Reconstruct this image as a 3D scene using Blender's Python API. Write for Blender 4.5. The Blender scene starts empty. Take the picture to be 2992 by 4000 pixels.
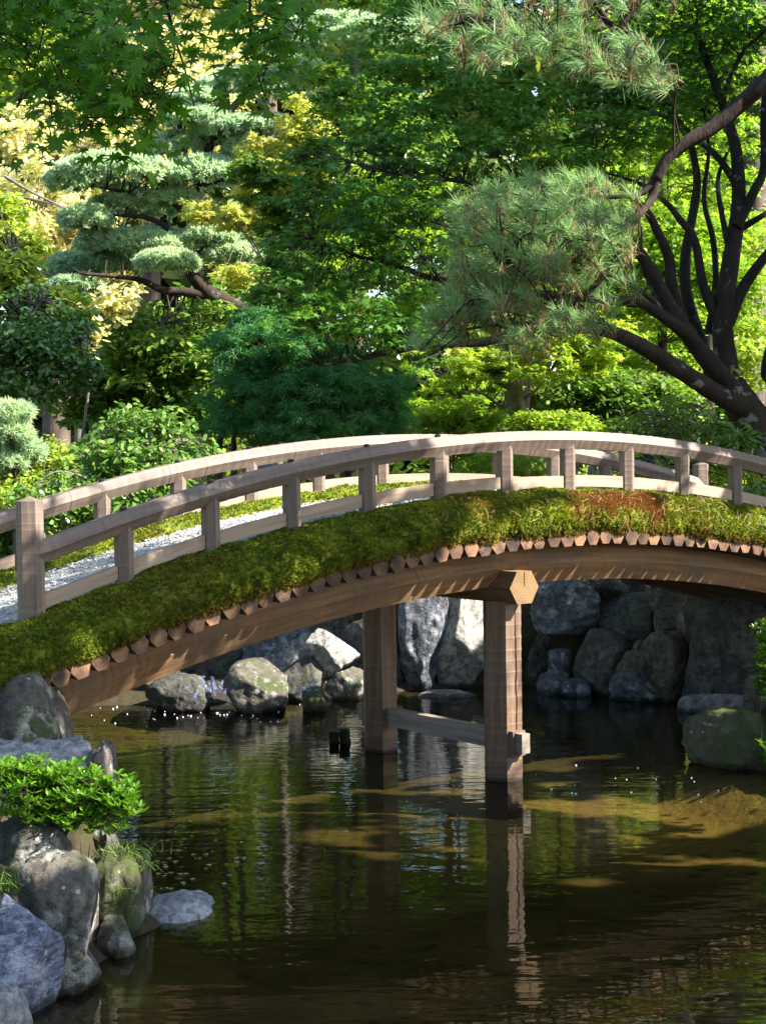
import bpy, math, random
import numpy as np
from math import radians, sin, cos, pi, exp
from mathutils import Vector

random.seed(7)
RNG = np.random.default_rng(11)
SC = bpy.context.scene

# ------------------------------------------------------------------ camera
FOC, EYE = 6400.0, 2.9            # focal length in photo pixels, eye height above the water
PITCH, ROLL = radians(2.15), radians(0.8)
cam_data = bpy.data.cameras.new("camera")
cam_data.sensor_fit = 'VERTICAL'
cam_data.sensor_height = 24.0
cam_data.lens = 24.0 * FOC / 4000.0
cam_data.clip_start, cam_data.clip_end = 0.05, 2000.0
cam = bpy.data.objects.new("camera", cam_data)
SC.collection.objects.link(cam)
def _rx(a): return np.array([[1, 0, 0], [0, cos(a), -sin(a)], [0, sin(a), cos(a)]])
def _rz(a): return np.array([[cos(a), -sin(a), 0], [sin(a), cos(a), 0], [0, 0, 1]])
RC = _rx(pi / 2 - PITCH) @ _rz(-ROLL)
from mathutils import Matrix
M4 = Matrix([list(r) + [0] for r in RC.tolist()] + [[0, 0, 0, 1]])
M4.translation = (0, 0, EYE)
cam.matrix_world = M4
SC.camera = cam

# ------------------------------------------------------------------ light
SUN = np.array([0.80, -0.22, 0.70]); SUN = SUN / np.linalg.norm(SUN)
world = bpy.data.worlds.new("World")
SC.world = world
world.use_nodes = True
wn = world.node_tree.nodes
bg = wn.get("Background") or wn.new("ShaderNodeBackground")
sky = wn.new("ShaderNodeTexSky")
sky.sky_type = 'NISHITA'
sky.sun_disc = False
sky.sun_elevation = math.asin(SUN[2])
sky.sun_rotation = math.atan2(SUN[0], SUN[1])
world.node_tree.links.new(sky.outputs[0], bg.inputs[0])
bg.inputs[1].default_value = 0.115
sun_data = bpy.data.lights.new("sun", 'SUN')
sun_data.energy = 5.0
sun_data.angle = radians(0.5)
sun_data.color = (1.0, 0.93, 0.82)
sun = bpy.data.objects.new("sun", sun_data)
sun.rotation_euler = Vector((-SUN).tolist()).to_track_quat('-Z', 'Y').to_euler()
SC.collection.objects.link(sun)
SC.view_settings.view_transform = 'Standard'
SC.view_settings.look = 'None'
SC.view_settings.exposure = 2.0
SC.view_settings.gamma = 1.0
SC.cycles.max_bounces = 8
SC.cycles.diffuse_bounces = 4
SC.cycles.glossy_bounces = 3
SC.cycles.transmission_bounces = 4
SC.cycles.transparent_max_bounces = 8
SC.cycles.caustics_reflective = False
SC.cycles.caustics_refractive = False
SC.cycles.sample_clamp_indirect = 6.0
SC.cycles.use_denoising = True

# ------------------------------------------------------------------ helpers: pixels (photo shown 1655 wide) -> world
K = 2992.0 / 1655.0
def ray(x, y):
    return RC @ np.array([(x * K - 1496) / FOC, (2000 - y * K) / FOC, -1.0])
def at(x, y, Y):
    d = ray(x, y)
    return np.array([0, 0, EYE]) + d * (Y / d[1])
def onz(x, y, z):
    d = ray(x, y)
    return np.array([0, 0, EYE]) + d * ((z - EYE) / d[2])
def mpp(Y): return Y * K / FOC           # metres per shown pixel at depth Y

# ------------------------------------------------------------------ helpers: noise
def _hash(ix, iy, iz, s):
    h = (ix * 374761393 + iy * 668265263 + iz * 2147483647 + s * 974634777) & 0xFFFFFFFF
    h = ((h ^ (h >> 13)) * 1274126177) & 0xFFFFFFFF
    h = (h ^ (h >> 16))
    return (h & 0xFFFF) / 32767.5 - 1.0
def vnoise(P, s=0):
    P = np.asarray(P, float)
    i = np.floor(P).astype(np.int64); f = P - i
    u = f * f * (3 - 2 * f)
    out = 0
    for dx in (0, 1):
        for dy in (0, 1):
            for dz in (0, 1):
                w = (u[:, 0] if dx else 1 - u[:, 0]) * (u[:, 1] if dy else 1 - u[:, 1]) * (u[:, 2] if dz else 1 - u[:, 2])
                out = out + w * _hash(i[:, 0] + dx, i[:, 1] + dy, i[:, 2] + dz, s)
    return out
def fbm(P, s=0, oct=4, gain=0.5):
    a, o, t = 1.0, 0.0, 0.0
    for k in range(oct):
        o = o + a * vnoise(np.asarray(P) * (2.03 ** k), s + k); t += a; a *= gain
    return o / t

# ------------------------------------------------------------------ helpers: objects
def link(o, parent=None):
    SC.collection.objects.link(o)
    if parent is not None: o.parent = parent
    return o
def mesh_obj(name, V, sizes, loops, mats, parent=None, uv=None, mi=None, smooth=False):
    me = bpy.data.meshes.new(name)
    V = np.ascontiguousarray(V, dtype=np.float32)
    sizes = np.asarray(sizes, dtype=np.int32); loops = np.asarray(loops, dtype=np.int32)
    me.vertices.add(len(V)); me.vertices.foreach_set("co", V.ravel())
    me.loops.add(len(loops)); me.loops.foreach_set("vertex_index", loops)
    me.polygons.add(len(sizes))
    st = np.zeros(len(sizes), dtype=np.int32); st[1:] = np.cumsum(sizes)[:-1]
    me.polygons.foreach_set("loop_start", st)
    try: me.polygons.foreach_set("loop_total", sizes)
    except Exception: pass
    if mi is not None: me.polygons.foreach_set("material_index", np.asarray(mi, dtype=np.int32))
    if smooth is not False:
        sm = np.full(len(sizes), True) if smooth is True else np.asarray(smooth, dtype=bool)
        me.polygons.foreach_set("use_smooth", sm)
    else:
        me.polygons.foreach_set("use_smooth", np.full(len(sizes), False))
    if uv is not None:
        l = me.uv_layers.new(name="UVMap"); l.data.foreach_set("uv", np.asarray(uv, dtype=np.float32).ravel())
    me.update(calc_edges=True); me.validate()
    for m in (mats if isinstance(mats, (list, tuple)) else [mats]): me.materials.append(m)
    return link(bpy.data.objects.new(name, me), parent)
class MB:
    """collects faces with uv and material index"""
    def __init__(s): s.v = []; s.f = []; s.uv = []; s.m = []; s.s = []; s.w = {}
    def add(s, verts, faces, uvs=None, m=0, smooth=False):
        b = len(s.v); s.v += [tuple(map(float, p)) for p in verts]
        for k, f in enumerate(faces):
            s.f.append([b + i for i in f])
            s.uv += list(uvs[k]) if uvs is not None else [(0.0, 0.0)] * len(f)
            s.m.append(m); s.s.append(smooth)
    def build(s, name, mats, parent=None):
        o = mesh_obj(name, np.array(s.v), [len(f) for f in s.f], [i for f in s.f for i in f], mats, parent, s.uv, s.m, np.array(s.s))
        if s.w:
            w_ = np.zeros(len(s.v), np.float32); w_[list(s.w.keys())] = list(s.w.values())
            o.data.attributes.new("wear", 'FLOAT', 'POINT').data.foreach_set("value", w_)
        return o
def empty(name, loc=(0, 0, 0), parent=None):
    o = bpy.data.objects.new(name, None); o.empty_display_size = 0.2; o.location = [float(c) for c in loc]
    return link(o, parent)
def tag(o, label=None, cat=None, group=None, kind=None):
    if label: o["label"] = label
    if cat: o["category"] = cat
    if group: o["group"] = group
    if kind: o["kind"] = kind
    return o

# ------------------------------------------------------------------ helpers: materials
def new_mat(name):
    m = bpy.data.materials.new(name); m.use_nodes = True
    nt = m.node_tree
    for n in list(nt.nodes): nt.nodes.remove(n)
    out = nt.nodes.new("ShaderNodeOutputMaterial")
    return m, nt, out
class NT:
    def __init__(s, nt): s.nt = nt
    def n(s, t, **kw):
        d = s.nt.nodes.new("ShaderNode" + t)
        for k, v in kw.items(): setattr(d, k, v)
        return d
    def l(s, a, b): s.nt.links.new(a, b)
    def val(s, sock, v):
        if hasattr(v, "is_linked") or hasattr(v, "links"): s.l(v, sock)
        else: sock.default_value = v
    def noise(s, vec, scale, detail=4, rough=0.55, dist=0.0):
        d = s.n("TexNoise"); d.inputs["Scale"].default_value = scale; d.inputs["Detail"].default_value = detail
        d.inputs["Roughness"].default_value = rough; d.inputs["Distortion"].default_value = dist
        s.l(vec, d.inputs["Vector"]); return d.outputs[0]
    def ramp(s, fac, stops):
        d = s.n("ValToRGB"); s.l(fac, d.inputs[0]); e = d.color_ramp.elements
        while len(e) < len(stops): e.new(0.5)
        for k, (p, c) in enumerate(stops):
            e[k].position = p; e[k].color = (c, c, c, 1) if isinstance(c, (int, float)) else (*c, 1)
        return d.outputs[0]
    def mix(s, fac, a, b, blend='MIX'):
        d = s.n("Mix", data_type='RGBA', blend_type=blend)
        s.val(d.inputs[0], fac)
        for k, v in ((6, a), (7, b)):
            if isinstance(v, tuple): d.inputs[k].default_value = (*v, 1)
            else: s.l(v, d.inputs[k])
        return d.outputs[2]
    def math(s, op, a, b=0.0, c=None):
        d = s.n("Math", operation=op); s.val(d.inputs[0], a); s.val(d.inputs[1], b)
        if c is not None: s.val(d.inputs[2], c)
        return d.outputs[0]
    def mapping(s, vec, scale, loc=(0, 0, 0), rot=(0, 0, 0)):
        d = s.n("Mapping"); d.inputs["Scale"].default_value = scale; d.inputs["Location"].default_value = loc
        d.inputs["Rotation"].default_value = rot; s.l(vec, d.inputs["Vector"]); return d.outputs[0]
    def bump(s, h, strength, dist=0.01, normal=None):
        d = s.n("Bump"); d.inputs["Strength"].default_value = strength; d.inputs["Distance"].default_value = dist
        s.l(h, d.inputs["Height"])
        if normal is not None: s.l(normal, d.inputs["Normal"])
        return d.outputs[0]
    def principled(s, color, rough=0.6, normal=None, spec=0.4, **kw):
        d = s.n("BsdfPrincipled"); s.val(d.inputs["Base Color"], (*color, 1) if isinstance(color, tuple) else color)
        s.val(d.inputs["Roughness"], rough); d.inputs["Specular IOR Level"].default_value = spec
        if normal is not None: s.l(normal, d.inputs["Normal"])
        for k, v in kw.items(): d.inputs[k].default_value = v
        return d.outputs[0]

def leaf_mat(name, cols, trans=0.45, tcol=None, rough=0.45, spec=0.35, hue_noise=0.6):
    """leaves: hue varies leaf by leaf and in larger drifts; light passes through the blade"""
    m, nt, out = new_mat(name); q = NT(nt)
    g = q.n("NewGeometry"); oc = q.n("TexCoord")
    drift = q.noise(oc.outputs["Object"], hue_noise, 2)
    f = q.math('ADD', q.math('MULTIPLY', g.outputs["Random Per Island"], 0.6), q.math('MULTIPLY', drift, 0.5))
    k = len(cols)
    col = q.ramp(f, [(0.12 + 0.78 * i / max(1, k - 1), c) for i, c in enumerate(cols)])
    b = q.principled(col, rough, spec=spec)
    t = q.n("BsdfTranslucent")
    tc = q.mix(1.0, col, tcol or (1.0, 1.0, 0.55), 'MULTIPLY')
    gain = q.n("Mix", data_type='RGBA', blend_type='MULTIPLY'); gain.inputs[0].default_value = 1.0
    q.l(tc, gain.inputs[6]); gain.inputs[7].default_value = (1.6, 1.6, 1.6, 1)
    q.l(gain.outputs[2], t.inputs[0])
    mx = q.n("MixShader"); mx.inputs[0].default_value = trans
    q.l(b, mx.inputs[1]); q.l(t.outputs[0], mx.inputs[2]); q.l(mx.outputs[0], out.inputs[0])
    return m

def bark_mat(name, c0, c1, lichen=0.0, moss=0.0, scale=1.0):
    m, nt, out = new_mat(name); q = NT(nt); oc = q.n("TexCoord").outputs["Object"]
    v = q.mapping(oc, (9 * scale, 9 * scale, 2.2 * scale))
    n1 = q.noise(v, 2.0, 6, 0.65); n2 = q.noise(oc, 3.0, 3)
    col = q.ramp(n1, [(0.3, c0), (0.7, c1)])
    col = q.mix(q.ramp(n2, [(0.4, 0.0), (0.75, 0.5)]), col, tuple(min(1, c * 1.7) for c in c1))
    if lichen:
        n3 = q.noise(oc, 5.0, 3, 0.6)
        col = q.mix(q.ramp(n3, [(0.60, 0.0), (0.66, lichen)]), col, (0.42, 0.44, 0.40))
    if moss:
        n4 = q.noise(oc, 2.2, 4, 0.6)
        col = q.mix(q.ramp(n4, [(0.42, 0.0), (0.6, moss)]), col, (0.07, 0.10, 0.015))
    q.l(q.principled(col, 0.85, q.bump(n1, 0.8, 0.02), 0.25), out.inputs[0])
    return m

def wood_mat(name, dark, light, grey=0.0, stain=0.3, rough=0.65, wetline=False):
    """weathered cedar, grain along u"""
    m, nt, out = new_mat(name); q = NT(nt); tc = q.n("TexCoord"); uv = tc.outputs["UV"]; oc = tc.outputs["Object"]
    g1 = q.noise(q.mapping(uv, (0.5, 8, 1)), 2.0, 6, 0.65, 0.6)
    g2 = q.noise(q.mapping(uv, (0.9, 40, 1)), 2.0, 4, 0.7, 0.3)
    col = q.ramp(g1, [(0.34, tuple(c * 0.85 for c in dark)), (0.66, light)])
    col = q.mix(q.ramp(g2, [(0.45, 0.0), (0.75, 0.18)]), col, tuple(c * 0.55 for c in dark))
    blot = q.noise(oc, 1.7, 4, 0.6)
    col = q.mix(q.math('MULTIPLY', q.ramp(blot, [(0.42, 0.0), (0.66, 1.0)]), stain), col, (0.105, 0.085, 0.07))
    if grey: col = q.mix(grey, col, (0.33, 0.32, 0.36))
    wa = q.n("Attribute"); wa.attribute_name = "wear"
    col = q.mix(q.math('MULTIPLY', q.math('POWER', wa.outputs["Fac"], 2.6), 0.28), col, tuple(min(0.6, c * 1.6) for c in light))
    if wetline:
        z = q.n("SeparateXYZ"); q.l(q.n("NewGeometry").outputs["Position"], z.inputs[0])
        w = q.math('ADD', z.outputs[2], q.math('MULTIPLY', q.noise(oc, 9, 2), 0.05))
        col = q.mix(q.ramp(w, [(0.14, 0.75), (0.17, 0.0)]), col, (0.10, 0.06, 0.045))
        col = q.mix(q.ramp(w, [(0.045, 0.95), (0.06, 0.0)]), col, (0.02, 0.016, 0.012))
    h = q.math('ADD', q.math('MULTIPLY', g1, 0.6), q.math('MULTIPLY', g2, 0.4))
    q.l(q.principled(col, rough, q.bump(h, 0.5, 0.004), 0.35), out.inputs[0])
    return m

def endgrain_mat(name, c0, c1, stain):
    m, nt, out = new_mat(name); q = NT(nt); tc = q.n("TexCoord"); uv = tc.outputs["UV"]; oc = tc.outputs["Object"]
    d = q.n("VectorMath", operation='LENGTH'); q.l(uv, d.inputs[0])
    wob = q.math('ADD', d.outputs["Value"], q.math('MULTIPLY', q.noise(oc, 9, 3), 0.03))
    rings = q.math('SINE', q.math('MULTIPLY', wob, 270.0))
    col = q.ramp(q.math('MULTIPLY_ADD', rings, 0.5, 0.5), [(0.0, c0), (1.0, c1)])
    info = q.n("ObjectInfo")
    sn = q.n("TexNoise", noise_dimensions='4D'); sn.inputs["Scale"].default_value = 8.0; sn.inputs["Detail"].default_value = 4
    q.l(oc, sn.inputs["Vector"]); q.l(q.math('MULTIPLY', info.outputs["Random"], 40.0), sn.inputs["W"])
    col = q.mix(q.math('MULTIPLY', q.ramp(sn.outputs[0], [(0.40, 0.0), (0.62, 1.0)]), stain), col, (0.075, 0.045, 0.04))
    tone = q.math('MULTIPLY_ADD', info.outputs["Random"], 0.65, 0.26)
    hsv = q.n("HueSaturation"); q.l(col, hsv.inputs["Color"]); q.l(tone, hsv.inputs["Value"])
    q.l(q.principled(hsv.outputs[0], 0.7, q.bump(sn.outputs[0], 0.3, 0.01), 0.3), out.inputs[0])
    return m

def rock_mat(name, c0, c1, lichen=0.3, moss=0.0, lcol=(0.50, 0.50, 0.46), scale=1.0, mosscol=(0.04, 0.055, 0.010), wet=True, vein=0.0):
    m, nt, out = new_mat(name); q = NT(nt); oc = q.n("TexCoord").outputs["Object"]; gm = q.n("NewGeometry")
    n1 = q.noise(oc, 3.2 * scale, 8, 0.65, 0.3); n2 = q.noise(oc, 14 * scale, 5, 0.7); n3 = q.noise(oc, 1.3 * scale, 3, 0.6)
    col = q.ramp(n1, [(0.32, c0), (0.68, c1)])
    col = q.mix(q.ramp(n2, [(0.35, 0.85), (0.6, 0.0)]), col, tuple(c * 0.35 for c in c0))
    if vein:
        v = q.noise(q.mapping(oc, (2, 2, 9), rot=(0.3, 0.2, 0.1)), 1.6, 5, 0.6, 0.8)
        col = q.mix(q.ramp(v, [(0.46, 0.0), (0.5, vein), (0.54, 0.0)]), col, (0.55, 0.55, 0.58))
    if lichen:
        ln = q.noise(oc, 6.5 * scale, 4, 0.55); sp = q.noise(oc, 2.0 * scale, 2)
        lm = q.math('MULTIPLY', q.ramp(ln, [(0.52, 0.0), (0.58, 1.0)]), q.ramp(sp, [(0.42, 0.0), (0.58, 1.0)]))
        col = q.mix(q.math('MULTIPLY', lm, lichen), col, lcol)
        vo = q.n("TexVoronoi"); vo.inputs["Scale"].default_value = 11 * scale; vo.inputs["Randomness"].default_value = 1.0; q.l(oc, vo.inputs["Vector"])
        vd = q.math('ADD', vo.outputs["Distance"], q.math('MULTIPLY', n2, 0.25)); pk = q.n("SeparateColor"); q.l(vo.outputs["Color"], pk.inputs[0])
        spots = q.math('MULTIPLY', q.ramp(vd, [(0.26, 1.0), (0.30, 0.0)]), q.ramp(pk.outputs[0], [(0.55, 0.0), (0.6, 1.0)]))
        col = q.mix(q.math('MULTIPLY', spots, min(1.0, lichen * 1.1)), col, tuple(min(0.7, c * 1.1) for c in lcol))
        cr_ = q.noise(q.mapping(oc, (1, 1, 1.8), rot=(0.5, 0.3, 0)), 2.6 * scale, 6, 0.7, 1.2)
        col = q.mix(q.ramp(cr_, [(0.485, 0.0), (0.5, 0.75), (0.515, 0.0)]), col, tuple(c * 0.25 for c in c0))
    if moss:
        sx = q.n("SeparateXYZ"); q.l(gm.outputs["Normal"], sx.inputs[0])
        mm = q.math('ADD', q.math('MULTIPLY', sx.outputs[2], 0.16), q.math('MULTIPLY', n3, 0.6))
        mm = q.math('ADD', mm, q.math('MULTIPLY_ADD', n2, 0.5, q.math('MULTIPLY', n1, 0.35)))
        a = 0.98 - 0.22 * moss
        col = q.mix(q.ramp(mm, [(a - 0.08 if a < 1.05 else 0.97, 0.0), (min(1.0, a + 0.06), 0.95)]), col, mosscol)
    if wet:
        z = q.n("SeparateXYZ"); q.l(gm.outputs["Position"], z.inputs[0])
        w = q.math('ADD', z.outputs[2], q.math('MULTIPLY', n2, 0.06))
        dk = q.mix(1.0, col, (0.30, 0.29, 0.26), 'MULTIPLY')
        col = q.mix(q.ramp(w, [(0.055, 1.0), (0.10, 0.0)]), col, dk)
    h = q.math('ADD', q.math('MULTIPLY', n1, 0.7), q.math('MULTIPLY', n2, 0.3))
    q.l(q.principled(col, 0.8, q.bump(h, 1.0, 0.08), 0.3), out.inputs[0])
    return m

M = {}
M['rail'] = wood_mat("weathered_rail_cedar", (0.105, 0.066, 0.045), (0.235, 0.165, 0.12), 0.10, 0.6)
M['plank'] = wood_mat("pale_plank_cedar", (0.27, 0.18, 0.115), (0.40, 0.29, 0.20), 0.12, 0.15)
M['beam'] = wood_mat("brown_beam_cedar", (0.17, 0.085, 0.04), (0.31, 0.175, 0.085), 0.0, 0.5)
M['pier'] = wood_mat("pier_cedar", (0.12, 0.066, 0.037), (0.25, 0.15, 0.09), 0.02, 0.45, wetline=True)
M['tie'] = wood_mat("grey_tie_cedar", (0.20, 0.145, 0.105), (0.34, 0.27, 0.21), 0.08, 0.3)
M['log'] = wood_mat("deck_log_cedar", (0.10, 0.07, 0.045), (0.17, 0.12, 0.08), 0.0, 0.5)
M['end'] = endgrain_mat("log_end_grain", (0.25, 0.125, 0.06), (0.35, 0.19, 0.10), 0.95)
M['bigend'] = endgrain_mat("crossbeam_end_grain", (0.30, 0.175, 0.075), (0.42, 0.26, 0.12), 0.25)
def plain(name, c, r=0.6, spec=0.4, metal=0.0):
    m, nt, out = new_mat(name); q = NT(nt)
    n = q.noise(q.n("TexCoord").outputs["Object"], 12, 4)
    col = q.mix(q.ramp(n, [(0.35, 0.0), (0.7, 0.6)]), c, tuple(min(1, x * 1.6) for x in c))
    q.l(q.principled(col, r, q.bump(n, 0.3, 0.01), spec, Metallic=metal), out.inputs[0]); return m
M['iron'] = plain("dark_iron", (0.02, 0.02, 0.022), 0.5, 0.5, 0.6)
M['crack'] = plain("drying_crack", (0.02, 0.014, 0.01), 0.9, 0.1)

def moss_mat(name, ca, cb, cbrown):
    m, nt, out = new_mat(name); q = NT(nt); tc = q.n("TexCoord"); oc = tc.outputs["Object"]; g = q.n("NewGeometry")
    n1 = q.noise(oc, 5.0, 5, 0.65); n2 = q.noise(oc, 30, 3, 0.6)
    f = q.math('ADD', q.math('MULTIPLY', g.outputs["Random Per Island"], 0.45), q.math('MULTIPLY', n1, 0.9))
    col = q.ramp(f, [(0.38, tuple(c * 0.7 for c in ca)), (0.62, ca), (0.92, cb)])
    br = q.noise(q.mapping(oc, (1, 1, 1), (3.1, 0.2, 1.0)), 1.1, 5, 0.62)
    att = q.n("Attribute"); att.attribute_name = "dry"
    bm = q.math('ADD', q.math('MULTIPLY', q.ramp(br, [(0.55, 0.0), (0.72, 0.9)]), q.math('MULTIPLY_ADD', g.outputs["Random Per Island"], 0.6, 0.2)), att.outputs["Fac"])
    d = q.n("Math", operation='MINIMUM'); q.l(bm, d.inputs[0]); d.inputs[1].default_value = 0.92
    col = q.mix(d.outputs[0], col, cbrown)
    b = q.principled(col, 0.8, q.bump(n2, 0.6, 0.01), 0.2)
    t = q.n("BsdfTranslucent"); q.l(q.mix(1.0, col, (1.6, 1.5, 0.8), 'MULTIPLY'), t.inputs[0])
    mx = q.n("MixShader"); mx.inputs[0].default_value = 0.25
    q.l(b, mx.inputs[1]); q.l(t.outputs[0], mx.inputs[2]); q.l(mx.outputs[0], out.inputs[0]); return m
M['moss'] = moss_mat("haircap_moss", (0.095, 0.135, 0.012), (0.29, 0.34, 0.03), (0.20, 0.08, 0.025))

m, nt, out = new_mat("white_gravel"); q = NT(nt); oc = q.n("TexCoord").outputs["Object"]
v = q.n("TexVoronoi"); v.inputs["Scale"].default_value = 55; q.l(oc, v.inputs["Vector"])
col = q.mix(q.n("NewGeometry").outputs["Random Per Island"], (0.22, 0.215, 0.205), (0.55, 0.535, 0.51))
q.l(q.principled(col, 0.8, q.bump(v.outputs[0], 0.8, 0.015), 0.3), out.inputs[0]); M['gravel'] = m

# ground: silt below the water line, moss and leaf soil above
m, nt, out = new_mat("ground_soil"); q = NT(nt); gm = q.n("NewGeometry"); pos = gm.outputs["Position"]
n1 = q.noise(pos, 1.1, 6, 0.6); n2 = q.noise(pos, 9, 5, 0.65)
land = q.ramp(n1, [(0.35, (0.035, 0.042, 0.010)), (0.5, (0.045, 0.034, 0.020)), (0.7, (0.075, 0.055, 0.035))])
land = q.mix(q.ramp(n2, [(0.4, 0.6), (0.6, 0.0)]), land, (0.03, 0.022, 0.014))
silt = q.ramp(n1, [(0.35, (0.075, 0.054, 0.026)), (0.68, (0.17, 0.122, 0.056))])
dots = q.n("TexVoronoi", feature='F1'); dots.inputs["Scale"].default_value = 3.0
q.l(q.mapping(pos, (1.2, 1.7, 1)), dots.inputs["Vector"])
dn = q.math('ADD', dots.outputs[0], q.math('MULTIPLY', n2, 0.35))
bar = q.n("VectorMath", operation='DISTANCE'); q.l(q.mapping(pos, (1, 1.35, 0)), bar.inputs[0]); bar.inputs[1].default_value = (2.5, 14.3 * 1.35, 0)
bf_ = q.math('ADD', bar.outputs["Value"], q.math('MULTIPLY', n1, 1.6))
silt = q.mix(q.ramp(q.math('MULTIPLY', bf_, 0.1), [(0.24, 1.0), (0.40, 0.0)]), silt, (0.36, 0.235, 0.10))  # sun patch painted into the bed: paler colour where the light should fall
silt = q.mix(q.ramp(dn, [(0.34, 0.8), (0.44, 0.0)]), silt, (0.05, 0.036, 0.018))
z = q.n("SeparateXYZ"); q.l(pos, z.inputs[0])
zz = q.math('ADD', z.outputs[2], q.math('MULTIPLY', n2, 0.08))
d = q.n("MapRange"); d.inputs[1].default_value = -0.03; d.inputs[2].default_value = 0.03; q.l(zz, d.inputs[0])
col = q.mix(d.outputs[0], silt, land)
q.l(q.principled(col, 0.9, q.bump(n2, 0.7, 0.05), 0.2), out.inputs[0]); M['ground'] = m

# water: clear, tea-brown, rippled surface
m, nt, out = new_mat("pond_water"); q = NT(nt); pos = q.n("NewGeometry").outputs["Position"]
w1 = q.noise(q.mapping(pos, (1.6, 4.2, 1), rot=(0, 0, 0.12)), 1.0, 2, 0.5, 0.3)
w2 = q.noise(q.mapping(pos, (5.0, 15.0, 1), rot=(0, 0, -0.1)), 1.0, 2, 0.5, 0.2)
# ripples spread from the cascade and die away towards the near shore
dv = q.n("VectorMath", operation='DISTANCE'); q.l(pos, dv.inputs[0]); dv.inputs[1].default_value = (-2.3, 17.6, 0)
near = q.n("MapRange"); near.inputs[1].default_value = 1.0; near.inputs[2].default_value = 9.5
near.inputs[3].default_value = 1.0; near.inputs[4].default_value = 0.28; q.l(dv.outputs["Value"], near.inputs[0])
h = q.math('ADD', q.math('MULTIPLY', w1, q.math('MULTIPLY_ADD', near.outputs[0], 0.55, 0.7)), q.math('MULTIPLY', w2, q.math('MULTIPLY', near.outputs[0], 0.5)))
nrm = q.bump(h, 1.0, 0.0054)
fr = q.n("Fresnel"); q.l(q.math('MULTIPLY_ADD', q.n("NewGeometry").outputs["Backfacing"], 1 / 1.33 - 1.33, 1.33), fr.inputs[0]); q.l(nrm, fr.inputs["Normal"])
gl = q.n("BsdfGlossy"); gl.inputs["Roughness"].default_value = 0.015; q.l(nrm, gl.inputs["Normal"])
tr = q.n("BsdfTransparent"); tr.inputs[0].default_value = (0.47, 0.48, 0.33, 1)
mx = q.n("MixShader"); q.l(fr.outputs[0], mx.inputs[0]); q.l(tr.outputs[0], mx.inputs[1]); q.l(gl.outputs[0], mx.inputs[2])
q.l(mx.outputs[0], out.inputs[0]); M['water'] = m

m, nt, out = new_mat("falling_water"); q = NT(nt); oc = q.n("TexCoord").outputs["Object"]
n = q.noise(q.mapping(oc, (22, 22, 4)), 1.0, 4)
tr = q.n("BsdfTransparent"); b = q.principled((0.17, 0.22, 0.42), 0.15, q.bump(n, 0.8, 0.03), 0.7)
mx = q.n("MixShader"); q.l(q.ramp(n, [(0.42, 0.02), (0.70, 0.75)]), mx.inputs[0]); q.l(tr.outputs[0], mx.inputs[1]); q.l(b, mx.inputs[2])
q.l(mx.outputs[0], out.inputs[0]); M['fall'] = m
m, nt, out = new_mat("bubble_film"); q = NT(nt); q.l(q.principled((0.72, 0.75, 0.80), 0.1, spec=0.8), out.inputs[0]); M['bubble'] = m

# leaves and bark
M['maple_dark'] = leaf_mat("maple_leaf_deep_green", [(0.045, 0.13, 0.022), (0.07, 0.19, 0.03), (0.13, 0.27, 0.04)], 0.42, rough=0.4)
M['maple_over'] = leaf_mat("maple_leaf_backlit", [(0.06, 0.18, 0.010), (0.10, 0.27, 0.016), (0.17, 0.38, 0.025)], 0.5)
M['maple_lime'] = leaf_mat("maple_leaf_lime", [(0.08, 0.19, 0.016), (0.17, 0.30, 0.025), (0.34, 0.44, 0.045)], 0.55)
M['maple_lit'] = leaf_mat("maple_leaf_yellow_green", [(0.13, 0.26, 0.03), (0.25, 0.37, 0.04), (0.42, 0.46, 0.06)], 0.5)
M['leaf_mid'] = leaf_mat("leaf_mid_green", [(0.06, 0.14, 0.022), (0.10, 0.20, 0.03), (0.20, 0.28, 0.04)], 0.4)
M['leaf_orange'] = leaf_mat("leaf_orange_gold", [(0.24, 0.36, 0.06), (0.40, 0.46, 0.10), (0.60, 0.50, 0.18)], 0.5, (1, 0.95, 0.6))
M['leaf_tan'] = leaf_mat("leaf_pale_gold", [(0.40, 0.48, 0.18), (0.58, 0.58, 0.28), (0.66, 0.60, 0.40)], 0.45, (1, 0.95, 0.7))
M['leaf_gloss'] = leaf_mat("leaf_glossy_green", [(0.06, 0.14, 0.03), (0.11, 0.22, 0.04), (0.20, 0.32, 0.06)], 0.3, rough=0.28, spec=0.6)
M['leaf_shade'] = leaf_mat("leaf_dark_glossy", [(0.05, 0.12, 0.035), (0.075, 0.17, 0.045), (0.13, 0.24, 0.05)], 0.25, rough=0.3, spec=0.6)
M['leaf_azalea'] = leaf_mat("azalea_leaf", [(0.05, 0.14, 0.010), (0.09, 0.22, 0.014), (0.18, 0.32, 0.025)], 0.4, rough=0.35, spec=0.45)
M['leaf_yellow'] = leaf_mat("leaf_sunny_yellow_green", [(0.14, 0.26, 0.04), (0.25, 0.36, 0.05), (0.40, 0.44, 0.08)], 0.45)
M['lace'] = leaf_mat("laceleaf_green", [(0.045, 0.16, 0.055), (0.07, 0.22, 0.075), (0.14, 0.32, 0.11)], 0.4, (0.8, 1, 0.5))
M['wood_far'] = leaf_mat("far_forest_leaf", [(0.04, 0.09, 0.02), (0.10, 0.16, 0.03), (0.26, 0.30, 0.06)], 0.3)
M['needle'] = leaf_mat("pine_needle_green", [(0.13, 0.24, 0.10), (0.21, 0.34, 0.15), (0.34, 0.43, 0.22)], 0.45, (0.9, 1, 0.7), 0.4)
M['needle_old'] = leaf_mat("pine_needle_brown", [(0.17, 0.085, 0.035), (0.28, 0.15, 0.07), (0.33, 0.21, 0.11)], 0.25, (1, 0.9, 0.7))
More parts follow.
